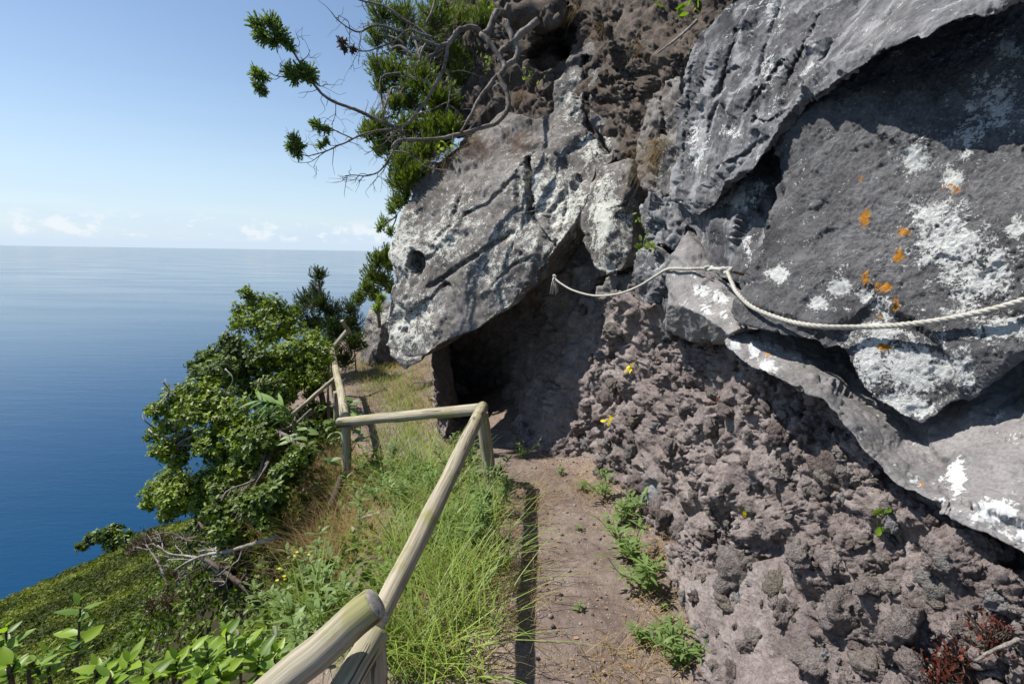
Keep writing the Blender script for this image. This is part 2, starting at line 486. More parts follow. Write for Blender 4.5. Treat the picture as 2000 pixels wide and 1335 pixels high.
MATS['young'] = leaf_mat('young_glossy_leaf', (0.055, 0.125, 0.014), (0.25, 0.36, 0.035), 0.42, 0.38, 0.3)
MATS['yellow'] = leaf_mat('yellow_leaf', (0.55, 0.42, 0.02), (0.78, 0.66, 0.03), 0.5, 0.3, 0.3)
MATS['red'] = leaf_mat('red_leaf', (0.065, 0.016, 0.011), (0.17, 0.045, 0.026), 0.5, 0.2, 0.3)
MATS['dead_leaf'] = leaf_mat('dead_leaf', (0.22, 0.10, 0.05), (0.40, 0.26, 0.16), 0.7, 0.2, 0.2)
MATS['moss'] = leaf_mat('moss', (0.14, 0.20, 0.02), (0.28, 0.36, 0.04), 0.8, 0.2, 0.1)
MATS['brownsprig'] = leaf_mat('withered_sprig', (0.09, 0.055, 0.04), (0.16, 0.11, 0.09), 0.8, 0.1, 0.1)
def bark_mat(name, dark, light, pale, palef):
    M = Mat(name)
    v = M.map((1, 1, 1))
    n = M.noise(40, 6, 0.65); n2 = M.noise(6, 4, 0.6)
    c = M.mix(M.step(n, 0.3, 0.7), dark, light)
    c = M.mix(M.math('MULTIPLY', M.step(n2, 0.42, 0.6), palef), c, pale)
    return M.done(M.bsdf(c, 0.9, M.bump(M.math('ADD', n, M.noise(140, 4, 0.6)), 0.8, 0.01), 0.15))
MATS['bark'] = bark_mat('grey_bark', (0.075, 0.058, 0.046), (0.19, 0.16, 0.135), (0.34, 0.315, 0.28), 0.5)
MATS['deadwood'] = bark_mat('weathered_deadwood', (0.14, 0.12, 0.10), (0.32, 0.285, 0.25), (0.46, 0.43, 0.39), 0.7)
MATS['brownbark'] = bark_mat('brown_bark', (0.045, 0.032, 0.024), (0.115, 0.085, 0.066), (0.20, 0.17, 0.145), 0.3)
def pole_mat():
    M = Mat('weathered_pole')
    uv = M.attr('uvw', 'Vector')
    g = M.noise(1.0, 6, 0.6, M.map((2.6, 75, 75), vec=uv)); blot = M.noise(1.0, 5, 0.6, M.map((5, 7, 7), vec=uv))
    c = M.ramp(g, [(0.25, (0.15, 0.128, 0.090)), (0.45, (0.27, 0.238, 0.172)), (0.60, (0.36, 0.325, 0.245)), (0.78, (0.44, 0.405, 0.325))])
    c = M.mix(M.math('MULTIPLY', M.step(blot, 0.48, 0.66), 0.75), c, M.mix(g, (0.145, 0.148, 0.042), (0.27, 0.262, 0.095)))
    crack = M.step(M.noise(1.0, 3, 0.5, M.map((0.9, 24, 24), vec=uv)), 0.476, 0.492)
    crack2 = M.step(M.noise(1.0, 3, 0.5, M.map((0.9, 24, 24), vec=uv)), 0.508, 0.524, 1.0, 0.0)
    cr = M.math('MULTIPLY', M.math('MULTIPLY', crack, crack2), M.step(M.noise(1.0, 2, 0.5, M.map((1.6, 3, 3), vec=uv)), 0.50, 0.55))
    c = M.mix(M.math('MULTIPLY', cr, 0.85), c, (0.06, 0.045, 0.03))
    spots = M.step(M.noise(75, 4, 0.6), 0.66, 0.72)
    c = M.mix(M.math('MULTIPLY', spots, 0.5), c, (0.10, 0.095, 0.08))
    h = M.math('SUBTRACT', M.math('MULTIPLY', g, 0.5), M.math('MULTIPLY', cr, 1.5))
    return M.done(M.bsdf(c, 0.82, M.bump(h, 0.8, 0.008), 0.2))
MATS['pole'] = pole_mat()
def endgrain_mat():
    M = Mat('end_grain')
    uv = M.attr('uvw', 'Vector')
    sp = M.n('ShaderNodeSeparateXYZ'); M.put(sp.inputs[0], uv)
    y, zz = sp.outputs[1], sp.outputs[2]
    r = M.math('SQRT', M.math('ADD', M.math('MULTIPLY', y, y), M.math('MULTIPLY', zz, zz)))
    r = M.math('ADD', r, M.math('MULTIPLY', M.noise(30, 3), 0.012))
    ring = M.math('ABSOLUTE', M.math('SINE', M.math('MULTIPLY', r, 900)))
    ang = M.math('ARCTAN2', y, zz)
    cr = M.step(M.noise(1.0, 3, 0.5, M.n('ShaderNodeCombineXYZ').outputs[0]), 0.5, 0.6)
    rad = M.math('ABSOLUTE', M.math('SINE', M.math('ADD', M.math('MULTIPLY', ang, 2.5), M.math('MULTIPLY', M.noise(50, 3), 3.0))))
    crk = M.math('MULTIPLY', M.step(rad, 0.0, 0.09, 1.0, 0.0), M.step(r, 0.004, 0.012))
    c = M.mix(ring, (0.30, 0.275, 0.24), (0.47, 0.44, 0.385))
    c = M.mix(M.step(M.noise(60, 4, 0.65), 0.4, 0.7), c, M.mix(1.0, c, (0.6, 0.55, 0.5), 'MULTIPLY'))
    c = M.mix(crk, c, (0.035, 0.028, 0.02))
    return M.done(M.bsdf(c, 0.9, M.bump(M.math('SUBTRACT', M.math('MULTIPLY', ring, 0.3), crk), 0.6, 0.004), 0.15))
MATS['endgrain'] = endgrain_mat()
def rope_mat():
    M = Mat('braided_rope')
    uv = M.attr('uvw', 'Vector')
    w1 = M.n('ShaderNodeTexWave'); M.put(w1.inputs['Vector'], M.map((1, 1, 1), (0, 0, 0.9), vec=uv)); w1.inputs['Scale'].default_value = 90
    w2 = M.n('ShaderNodeTexWave'); M.put(w2.inputs['Vector'], M.map((1, 1, 1), (0, 0, -0.9), vec=uv)); w2.inputs['Scale'].default_value = 90
    h = M.math('MAXIMUM', w1.outputs['Fac'], w2.outputs['Fac'])
    c = M.mix(h, (0.40, 0.385, 0.34), (0.76, 0.75, 0.70))
    c = M.mix(M.step(M.noise(30, 4), 0.45, 0.75), c, M.mix(1.0, c, (0.8, 0.76, 0.68), 'MULTIPLY'))
    return M.done(M.bsdf(c, 0.9, M.bump(h, 0.8, 0.004), 0.1))
MATS['rope'] = rope_mat()
def metal_mat():
    M = Mat('rusty_steel')
    c = M.mix(M.step(M.noise(60, 4), 0.4, 0.6), (0.30, 0.29, 0.28), (0.20, 0.09, 0.04))
    return M.done(M.bsdf(c, 0.5, None, 0.5, Metallic=0.7))
MATS['steel'] = metal_mat()
def sea_mat():
    M = Mat('sea_water')
    big = M.noise(1.0, 3, 0.5, M.map((0.0016, 0.0075, 1), (0, 0, 0.06)))
    w1 = M.noise(1.0, 4, 0.55, M.map((0.012, 0.05, 1), (0, 0, 0.12)))
    w2 = M.noise(1.0, 4, 0.6, M.map((0.10, 0.26, 1), (0, 0, 0.25)))
    w3 = M.noise(1.0, 3, 0.6, M.map((0.5, 0.8, 1), (0, 0, 0.5)))
    c = M.mix(big, (0.0014, 0.030, 0.076), (0.0024, 0.042, 0.108))
    h = M.math('ADD', M.math('MULTIPLY', w1, 1.1), M.math('ADD', M.math('MULTIPLY', w2, 0.5), M.math('MULTIPLY', w3, 0.16)))
    ln = M.n('ShaderNodeVectorMath', operation='LENGTH'); M.put(ln.inputs[0], M.pos())
    h = M.math('MULTIPLY', h, M.step(ln.outputs['Value'], 900, 9000, 1.0, 0.22))      # ripples flattened with distance, put in to make the far sea paler
    nr = M.bump(h, 0.34, 1.0)
    rough = M.step(big, 0.36, 0.64, 0.11, 0.16)
    return M.done(M.bsdf(c, rough, nr, 0.5, IOR=1.33, **{'Specular Tint': (0.46, 0.76, 1.0)}))
MATS['sea'] = sea_mat()
def forest_mat():
    M = Mat('far_canopy')
    n1 = M.noise(0.09, 5, 0.6); n2 = M.noise(0.9, 6, 0.7); n3 = M.noise(4.5, 4, 0.7)
    c = M.ramp(M.math('ADD', M.math('MULTIPLY', n1, 0.6), M.math('MULTIPLY', n2, 0.4)), [(0.36, (0.030, 0.048, 0.014)), (0.5, (0.068, 0.098, 0.024)), (0.64, (0.115, 0.145, 0.038))])
    c = M.mix(M.math('MULTIPLY', M.step(M.noise(0.16, 5, 0.6), 0.56, 0.66), 0.5), c, (0.13, 0.115, 0.085))
    c = M.mix(M.step(n3, 0.35, 0.7), c, M.mix(1.0, c, (0.5, 0.52, 0.45), 'MULTIPLY'))
    return M.done(M.bsdf(c, 0.85, M.bump(M.math('ADD', n3, n2), 1.0, 0.5), 0.15))
MATS['forest'] = forest_mat()
# ------------------------------------------------------------------ rock masses
def subdivide(V, T, fine, px_target, rounds=12):
    """split every edge that is longer than px_target (seen from the path) until none is left; conforming"""
    for _ in range(rounds):
        E = np.concatenate([T[:, [0, 1]], T[:, [1, 2]], T[:, [2, 0]]])
        Es = np.sort(E, 1)
        key = Es[:, 0].astype(np.int64) * len(V) + Es[:, 1]
        uk, inv = np.unique(key, return_inverse=True)
        a = (uk // len(V)).astype(int); b = (uk % len(V)).astype(int)
        L = np.linalg.norm(V[a, :3] - V[b, :3], axis=1)
        d = np.maximum(np.linalg.norm((V[a, :3] + V[b, :3]) / 2 - EYE, axis=1), 0.8)
        X, Y, _ = proj(V[:, :3])
        met = np.maximum(np.hypot(X[a] - X[b], Y[a] - Y[b]), 0.38 * L / d * FPX)
        mx, my = (X[a] + X[b]) / 2, (Y[a] + Y[b]) / 2
        outside = (mx < -60) | (mx > 2060) | (my < -60) | (my > 1395)
        met = met * np.where(fine[a] & fine[b], 1.0, 0.2) * np.where(outside, 0.2, 1.0)
        split = (met > px_target) & (L > 0.002)
        if not split.any(): break
        mid = np.full(len(uk), -1); mid[split] = len(V) + np.arange(split.sum())
        V = np.concatenate([V, (V[a[split]] + V[b[split]]) / 2])
        fine = np.concatenate([fine, fine[a[split]] | fine[b[split]]])
        n = len(T)
        m = np.stack([mid[inv[:n]], mid[inv[n:2 * n]], mid[inv[2 * n:]]], 1)
        s = m >= 0; cnt = s.sum(1)
        out = [T[cnt == 0]]
        t, mm = T[cnt == 3], m[cnt == 3]
        if len(t):
            out += [np.stack([t[:, 0], mm[:, 0], mm[:, 2]], 1), np.stack([mm[:, 0], t[:, 1], mm[:, 1]], 1), np.stack([mm[:, 2], mm[:, 1], t[:, 2]], 1), mm]
        for k in range(3):
            sel = (cnt == 1) & s[:, k]
            t, q = T[sel], m[sel][:, k]
            if len(t):
                i, j, l = t[:, k], t[:, (k + 1) % 3], t[:, (k + 2) % 3]
                out += [np.stack([i, q, l], 1), np.stack([q, j, l], 1)]
            sel = (cnt == 2) & ~s[:, k]            # edge k (i-j) unsplit
            t, mm = T[sel], m[sel]
            if len(t):
                i, j, l = t[:, k], t[:, (k + 1) % 3], t[:, (k + 2) % 3]
                q1, q2 = mm[:, (k + 1) % 3], mm[:, (k + 2) % 3]
                out += [np.stack([q1, l, q2], 1), np.stack([i, j, q1], 1), np.stack([i, q1, q2], 1)]
        T = np.concatenate(out)
    return V, T, fine
def vnormals(V, T, relax=3):
    fn = np.cross(V[T[:, 1]] - V[T[:, 0]], V[T[:, 2]] - V[T[:, 0]])
    N = np.zeros_like(V)
    for k in range(3):
        for c in range(3): N[:, c] += np.bincount(T[:, k], fn[:, c], len(V))
    N /= (np.linalg.norm(N, axis=1)[:, None] + 1e-12)
    for _ in range(relax):
        S = N.copy()
        for a, b in ((0, 1), (1, 2), (2, 0)):
            for c in range(3):
                S[:, c] += np.bincount(T[:, a], N[T[:, b], c], len(V)) + np.bincount(T[:, b], N[T[:, a], c], len(V))
        N = S / (np.linalg.norm(S, axis=1)[:, None] + 1e-12)
    return N
def seg_dist(x, y, line):
    best = np.full(len(x), 1e9)
    for (x0, y0), (x1, y1) in zip(line[:-1], line[1:]):
        dx, dy = x1 - x0, y1 - y0
        t = np.clip(((x - x0) * dx + (y - y0) * dy) / (dx * dx + dy * dy + 1e-9), 0, 1)
        best = np.minimum(best, np.hypot(x - x0 - t * dx, y - y0 - t * dy))
    return best
def blobs(x, y, lst):
    a = np.zeros(len(x))
    for cx, cy, rx, ry, w in lst:
        a = np.maximum(a, w * np.exp(-(((x - cx) / rx) ** 2 + ((y - cy) / ry) ** 2)))
    return a
BED = P(1520, -20, 2.6) - P(1370, 330, 2.75)
def unit_rows(a): return a / np.linalg.norm(a, axis=1)[:, None]
def relief(p, spec, seed):
    h = np.zeros(len(p))
    for kind, freq, amp in spec:
        seed += 13
        q = p * freq
        if kind == 'fbm': h += amp * fbm(q, seed)
        elif kind == 'ridge': h += amp * (ridged(q, seed) - 0.35)
        elif kind == 'chunk': h += amp * chunks(q + 0.35 * np.stack([perlin(q * 1.7, seed + 1), perlin(q * 1.7, seed + 2), perlin(q * 1.7, seed + 3)], 1), seed, min(0.3, max(0.03, 0.011 * freq)))
        elif kind == 'clump':
            q = q + 0.45 * np.stack([perlin(q * 1.3, seed + 1), perlin(q * 1.3, seed + 2), perlin(q * 1.3, seed + 3)], 1)
            f1, f2, cid, _ = worley(q, seed)
            h += amp * ((0.25 + 1.05 * smooth01(perlin(p * 1.9 + 7, 991), -0.28, 0.25)) if freq > 6 else 1.0) * (0.55 * (0.75 - f1 ** 1.5) * (0.35 + 0.9 * _u(cid, 4)) + 0.55 * smooth01(f2 - f1, 0.0, 0.32) * (0.5 + 0.6 * _u(cid, 5)) - 0.3)
        elif kind == 'slab':                       # plates stretched along the bedding
            B = unit_rows(np.array([BED, np.cross(BED, (0.3, 0.2, 1.0)), np.cross(BED, np.cross(BED, (0.3, 0.2, 1.0)))]))
            q2 = (p @ B.T) * freq * np.array([0.28, 1.0, 1.0])
            h += amp * chunks(q2 + 0.25 * np.stack([perlin(q * 1.7, seed + 1), perlin(q * 1.7, seed + 2), perlin(q * 1.7, seed + 3)], 1), seed, min(0.3, max(0.04, 0.014 * freq)))
        elif kind == 'pit':
            f1, f2, cid, _ = worley(q, seed)
            h -= amp * np.clip(0.55 - f1, 0, 1) * (_u(cid, 4) > 0.45) * 2
    return h
ROCKS = []
def rock(name, outline, inner, spec, mat, parent, back=(0.75, 0.62, 0.12), thick=0.7, px=5.0, seed=1, grooves=(), holes=(), attrs=None, label=None, cap=True):
    pts = list(outline) + list(inner)
    n = len(outline)
    v2 = [Vector((p[0], p[1])) for p in pts]
    res = delaunay_2d_cdt(v2, [(i, (i + 1) % n) for i in range(n)], [], 1, 1e-4)
    vs, _, fs, orig = res[0], res[1], res[2], res[3]
    V = []
    for k, q in enumerate(vs):
        if orig[k]: V.append(P(*pts[orig[k][0]]))
        else: raise ValueError('crossing outline in ' + name)
    V = np.array(V); T = np.array([list(f) for f in fs])
    idx = {}
    for k in range(len(vs)):
        for o_ in orig[k]: idx[o_] = k
    ring = [idx[i] for i in range(n)]
    # wind the front so that it faces the path
    fn = np.cross(V[T[:, 1]] - V[T[:, 0]], V[T[:, 2]] - V[T[:, 0]])
    flip = (fn * (EYE - V[T[:, 0]])).sum(1) < 0
    T[flip] = T[flip][:, ::-1]
    edges = set()
    for t in T:
        for a, b in ((t[0], t[1]), (t[1], t[2]), (t[2], t[0])): edges.add((a, b))
    b0 = len(V)
    bv = np.array(back, float); bv /= np.linalg.norm(bv)
    cen = V[ring].mean(0)
    toc = cen - V[ring]; tl = np.linalg.norm(toc, axis=1)[:, None]; toc = toc / tl
    mid_r = V[ring] + bv * min(0.16, thick * 0.3) + toc * np.minimum(0.03 * tl, 0.03)
    shr = V[ring] + bv * thick + toc * np.minimum(0.18 * tl, 0.2 * thick)
    V = np.concatenate([V, mid_r, shr] + ([[cen + bv * thick * 1.15]] if cap else []))
    side = []
    last = b0 + 2 * n
    for i in range(n):
        a, b = ring[i], ring[(i + 1) % n]
        M0, M1 = b0 + i, b0 + (i + 1) % n
        A, B = b0 + n + i, b0 + n + (i + 1) % n
        if (a, b) in edges: side += [(b, a, M0), (b, M0, M1), (M1, M0, A), (M1, A, B)] + ([(B, A, last)] if cap else [])
        else: side += [(a, b, M1), (a, M1, M0), (M0, M1, B), (M0, B, A)] + ([(A, B, last)] if cap else [])
    T = np.concatenate([T, np.array(side)])
    fine = np.ones(len(V), bool); fine[b0 + n:] = False
    wt = np.ones((len(V), 1)); wt[b0:b0 + n] = 0.35; wt[b0 + n:] = 0.3      # the relief dies away round the rim
    # big relief on a coarse skin first, then a finer skin with the small relief
    V4, T, fine = subdivide(np.concatenate([V, wt], 1), T, fine, px * 2.3)
    V = V4[:, :3]; N = vnormals(V, T, 2)
    h = relief(V, [q for q in spec if q[1] < 10], seed) * V4[:, 3]
    V4 = np.concatenate([V + N * h[:, None], V4[:, 3:]], 1)
    V4, T, fine = subdivide(V4, T, fine, px)
    wt = V4[:, 3]; V = np.ascontiguousarray(V4[:, :3])
    N = vnormals(V, T, 2)
    x, y, d = proj(V)
    h = relief(V, [q for q in spec if q[1] >= 10], seed + 5) * wt
    cut = np.zeros(len(V))
    for line, wid, dep in grooves:
        jx = x + 5 * perlin(V * 9.0, seed + 50) + 3 * perlin(V * 30.0, seed + 51)
        g = seg_dist(jx, y, line)
        cut += dep * (1 - smooth01(g, wid * 0.25, wid))
    for cx, cy, rx, ry, dep in holes:
        r = np.sqrt(((x - cx) / rx) ** 2 + ((y - cy) / ry) ** 2) + 0.25 * perlin(V * 14, seed + 60)
        cut += dep * (1 - smooth01(r, 0.80, 1.0))
    look = V - EYE; look /= np.linalg.norm(look, axis=1)[:, None]
    V = V + N * h[:, None] + (0.7 * look + 0.3 * bv) * cut[:, None]
    at = {'lichen': np.zeros(len(V)), 'orange': np.zeros(len(V)), 'soil': np.zeros(len(V)), 'blue': np.zeros(len(V))}
    for k, lst in (attrs or {}).items(): at[k] = blobs(x, y, lst)
    o = make(name, V, T, MATS[mat], parent, True, at)
    if label: o['label'] = label
    ROCKS.append((o, V, T))
    return o

cliff = empty('cliff', (1.2, 4.0, 0.0)); tag(cliff, 'dark volcanic rock face with overhanging boulder above purple scoria', kind='structure')

rock('overhanging_boulder',
     [(790,720,5.50),(766,692,5.6),(752,650,5.75),(752,600,5.85),(766,545,5.95),(760,490,6.1),(775,440,6.2),(792,400,6.3),(812,350,6.4),(860,300,6.5),(905,262,6.5),
      (945,250,6.4),(985,222,6.3),(1040,240,6.0),(1082,218,5.85),(1088,160,5.9),(1112,108,6.0),(1150,76,6.0),(1182,112,5.75),(1188,180,5.6),(1194,240,5.45),(1212,298,5.2),
      (1190,320,5.15),(1165,328,5.1),(1152,375,4.95),(1128,425,4.85),(1085,488,4.75),(1056,530,4.85),(1050,560,4.9),(985,605,5.0),(930,645,5.1),(880,664,5.2),(838,690,5.33),(815,712,5.42)],
     [(840,450,5.85),(900,400,5.82),(960,340,5.78),(1030,330,5.45),(1040,430,5.12),(960,480,5.25),(900,525,5.38),(840,556,5.62),(870,600,5.38),(960,560,5.08),(1020,500,4.98),(800,620,5.62),
      (1100,380,5.05),(1100,300,5.4),(1140,240,5.55),(1140,150,5.8),(1080,270,5.65),(850,650,5.3),(800,540,5.8),(930,580,5.18)],
     [('fbm', 0.7, 0.04), ('chunk', 1.1, 0.065), ('chunk', 2.6, 0.030), ('chunk', 6, 0.010), ('chunk', 14, 0.0065), ('fbm', 34, 0.004)],
     'boulder', cliff, thick=2.4, cap=False, seed=3, px=4.7, back=(0.65, 0.75, 0.25),
     grooves=[([(841,560),(882,531),(945,490),(1000,455)], 7, 0.07), ([(1030,312),(1032,370),(1036,416)], 7, 0.28), ([(1143,112),(1142,180),(1146,243),(1170,270),(1186,298)], 7, 0.28),
              ([(1080,480),(1050,440),(1036,416)], 5, 0.08), ([(800,610),(850,575),(870,550)], 4, 0.05), ([(1010,350),(1014,410)], 9, 0.08), ([(905,420),(950,400),(1000,350),(1040,300)], 5, 0.05), ([(850,470),(880,440),(900,380)], 5, 0.04), ([(1085,470),(1060,520),(1050,555)], 4, 0.04), ([(960,560),(1000,520),(1040,500)], 4, 0.03), ([(1100,330),(1110,390),(1095,450)], 4, 0.04)],
     holes=[(813,513,19,24,0.45), (872,560,10,10,0.08)],
     attrs={'lichen': [(790,640,60,70,.60),(785,480,45,90,.62),(860,470,60,60,.50),(960,520,60,60,0.36),(1020,470,60,60,0.43),(1100,400,60,80,0.58),(1040,360,50,60,0.54),(1160,290,40,40,0.58),(1120,200,40,80,0.40),(900,420,60,60,0.36),(830,600,40,40,0.50),(990,600,30,25,0.58)],
            'soil': [(930,290,90,45,.55),(1010,280,60,50,.55),(860,320,50,40,.5),(1080,250,25,60,.45)]})
rock('hanging_slab',
     [(1166,327,4.75),(1200,320,4.66),(1236,317,4.55),(1239,400,4.4),(1234,500,4.25),(1216,528,4.25),(1186,541,4.3),(1163,522,4.4),(1140,470,4.55),(1130,432,4.65),(1146,390,4.7)],
     [(1190,430,4.36),(1215,400,4.36),(1180,500,4.32)],
     [('fbm', 1.5, 0.05), ('chunk', 5, 0.02), ('ridge', 5, 0.02), ('fbm', 22, 0.007), ('fbm', 60, 0.003)], 'boulder', cliff, thick=0.8, seed=9,
     grooves=[([(1205,405),(1228,396)], 5, 0.03), ([(1150,460),(1180,535)], 4, 0.03)],
     attrs={'lichen': [(1180,420,30,80,.8),(1215,450,20,80,.5),(1190,520,20,20,.7)]})
rock('rock_column',
     [(1262,182,4.3),(1300,160,4.1),(1328,150,3.9),(1336,220,3.85),(1326,330,3.75),(1322,384,3.7),(1290,384,3.9),(1247,355,4.3),(1236,290,4.4),(1243,240,4.4)],
     [(1285,260,4.05),(1290,330,3.98)],
     [('fbm', 1.5, 0.06), ('chunk', 4, 0.05), ('chunk', 10, 0.02), ('fbm', 20, 0.010)], 'boulder', cliff, thick=0.8, seed=15,
     grooves=[([(1291,190),(1293,240),(1297,262)], 4, 0.08)], attrs={'lichen': [(1290,330,30,50,.2)], 'soil': [(1290,170,50,40,.5), (1250,330,30,40,.35)]})
rock('soil_bank',
     [(905,272,6.6),(862,262,6.9),(850,180,7.3),(850,60,7.6),(860,-80,8.1),(1150,-80,6.6),(1300,-80,5.3),(1460,-80,4.2),(1430,20,3.95),(1352,95,3.95),(1335,190,4.1),(1318,340,4.4),(1240,350,4.8),(1190,325,5.4),(1085,310,6.1),(1000,300,6.45)],
     [(1000,100,6.7),(1050,180,6.4),(1130,60,6.1),(1200,120,5.4),(1250,200,4.85),(1300,60,4.7),(1280,130,4.5),(1200,250,5.3),(950,150,6.9),(1100,0,6.4),(1230,40,5.3),(1380,0,4.2),(1180,190,5.6)],
     [('fbm', 1.0, 0.16), ('clump', 3.0, 0.14), ('clump', 7.5, 0.07), ('clump', 17, 0.035), ('clump', 36, 0.014), ('fbm', 50, 0.006)],
     'soil', cliff, thick=1.2, cap=False, seed=21, holes=[(1090,60,34,62,0.9), (1060,110,30,30,0.35), (1030,260,25,30,0.25)],
     attrs={'lichen': [(1230,110,30,60,.25),(1040,80,30,30,.2)]})
rock('upper_slab',
     [(1424,5,3.0),(1440,-120,3.5),(1700,-130,2.95),(2140,-130,2.1),(2140,-60,1.2),(1990,5,1.28),(1865,40,1.40),(1790,75,1.47),(1730,90,1.58),(1685,128,1.66),(1620,165,1.83),(1577,193,1.93),(1550,234,2.01),
      (1505,288,2.10),(1470,335,2.2),(1410,374,2.4),(1398,400,2.55),(1368,420,2.72),(1345,414,2.9),(1319,382,3.05),(1325,270,3.12),(1338,180,3.18),(1353,90,3.15),(1396,35,3.05)],
     [(1450,200,2.52),(1600,80,2.12),(1500,90,2.52),(1400,250,2.75),(1720,30,1.85),(1380,330,2.74),(1440,300,2.42),(1535,215,2.12),(1850,-10,1.65),(1650,-20,2.35),(1560,10,2.55),(1990,-40,1.5),(1430,110,2.8)],
     [('fbm', 1.2, 0.015), ('chunk', 1.5, 0.055), ('chunk', 3.6, 0.024), ('chunk', 8.5, 0.012), ('chunk', 20, 0.008), ('chunk', 42, 0.004), ('fbm', 60, 0.003)],
     'basalt_dark', cliff, thick=0.55, seed=31, px=4.8, back=(0.62, 0.5, 0.75),
     grooves=[([(1395,190),(1420,150),(1440,135)], 9, 0.05), ([(1470,235),(1480,190),(1530,120)], 7, 0.04), ([(1400,330),(1460,300),(1500,270)], 7, 0.03), ([(1350,130),(1342,220),(1332,330)], 4, 0.03), ([(1440,60),(1410,160),(1385,260)], 5, 0.035), ([(1520,20),(1490,110),(1470,190),(1440,250)], 5, 0.03), ([(1600,30),(1560,110),(1530,170)], 4, 0.03), ([(1680,20),(1640,80),(1600,120)], 4, 0.025), ([(1470,235),(1500,240),(1540,215)], 4, 0.03)],
     attrs={'lichen': [(1510,20,25,40,.55),(1360,290,16,50,.6),(1500,150,30,60,.3),(1430,260,20,12,.5),(1580,120,20,50,.3)]})
rock('wedged_block',
     [(1320,384,3.1),(1375,380,2.8),(1412,366,2.68),(1490,296,2.5),(1528,296,2.42),(1532,390,2.32),(1502,446,2.25),(1482,515,2.2),(1470,580,2.15),(1430,550,2.4),(1400,548,2.55),(1375,515,2.7),(1345,452,2.95),(1324,422,3.1)],
     [(1420,440,2.48),(1470,400,2.36),(1400,480,2.62),(1450,480,2.35)],
     [('fbm', 1.6, 0.02), ('chunk', 2.6, 0.05), ('chunk', 8, 0.010), ('chunk', 24, 0.006), ('fbm', 60, 0.003)], 'basalt_dark', cliff, thick=0.6, seed=37,
     attrs={'lichen': [(1425,390,35,20,.8),(1460,360,40,16,.8),(1460,490,12,40,.5),(1440,450,30,30,.3)]})
rock('near_block',
     [(1516,258,2.16),(1600,140,2.02),(1750,45,1.84),(1900,-25,1.66),(2140,-100,1.5),(2150,300,1.22),(2150,620,1.12),(2000,682,1.28),(1950,715,1.32),(1900,757,1.36),(1830,805,1.42),(1780,827,1.46),(1735,800,1.50),(1690,775,1.53),
      (1668,735,1.56),(1645,688,1.60),(1600,672,1.66),(1530,650,1.76),(1462,630,1.88),(1441,614,1.95),(1447,590,1.97),(1462,560,1.98),(1475,515,2.0),(1498,446,2.05),(1528,390,2.12)],
     [(1600,300,1.90),(1700,200,1.77),(1850,200,1.62),(2000,200,1.44),(1600,500,1.78),(1750,480,1.61),(1900,500,1.41),(2030,480,1.27),(1700,640,1.58),(1850,690,1.40),(1560,400,1.95),(1850,350,1.54),(1640,600,1.66),(1780,740,1.48),(1560,600,1.78)],
     [('fbm', 1.3, 0.03), ('chunk', 2.0, 0.030), ('chunk', 7, 0.010), ('chunk', 22, 0.0065), ('clump', 55, 0.0065), ('fbm', 80, 0.003)],
     'basalt_face', cliff, thick=0.5, seed=41, back=(0.85, 0.45, 0.1),
     grooves=[([(1530,300),(1528,390),(1500,450)], 5, 0.02)],
     attrs={'lichen': [(1790,310,34,34,1.0),(1860,350,26,22,.95),(1950,200,70,60,.62),(1890,270,40,40,.6),(1960,90,50,30,.5),(1830,420,60,30,.85),(1860,480,80,50,.9),(1900,540,90,50,.75),(1520,535,26,16,1.0),(1640,560,26,30,.85),(1600,590,20,16,.9),
                       (1780,720,70,60,.95),(1700,700,40,60,.9),(1760,790,60,30,1.0),(1850,720,60,40,.8),(1720,650,40,30,.8),(1960,640,60,30,.85),(1950,520,40,50,.7),(1730,600,30,20,.7),(1700,580,24,18,.8),(1990,450,30,30,.7),(1640,690,10,20,.7),(1880,600,50,40,.6)],
            'orange': [(1690,425,16,26,1.0),(1680,355,10,30,.6),(1755,500,14,22,1.0),(1765,455,18,14,.85),(1690,545,14,20,.9),(1725,560,26,16,1.0),(1750,595,18,24,.8),(1725,678,26,9,.95),(1690,370,8,8,.6),(1870,365,50,20,.6),(1690,530,10,10,.6),(1720,620,16,16,.6)]})
rock('ledge_slab',
     [(1343,449,2.95),(1380,515,2.68),(1402,548,2.52),(1480,575,2.2),(1462,640,2.02),(1446,642,1.93),(1425,652,1.96),(1424,672,2.12),(1380,672,2.35),(1336,657,2.68),(1308,642,2.85),(1304,596,2.68),(1306,530,2.80)],
     [(1330,597,2.46),(1385,625,2.12),(1370,560,2.45),(1340,510,2.7),(1420,590,2.18)],
     [('fbm', 1.5, 0.02), ('chunk', 4, 0.018), ('fbm', 20, 0.006), ('fbm', 70, 0.002)], 'slab', cliff, thick=0.5, seed=45, back=(0.85, 0.4, -0.1),
     grooves=[([(1326,592),(1362,565),(1395,543)], 2.5, 0.018), ([(1308,596),(1330,600),(1385,628),(1424,655)], 3, 0.0)],
     attrs={'lichen': [(1370,568,16,12,.9),(1405,580,16,14,.85),(1380,605,14,12,.8),(1415,618,10,10,.75),(1425,560,14,10,.7)]})
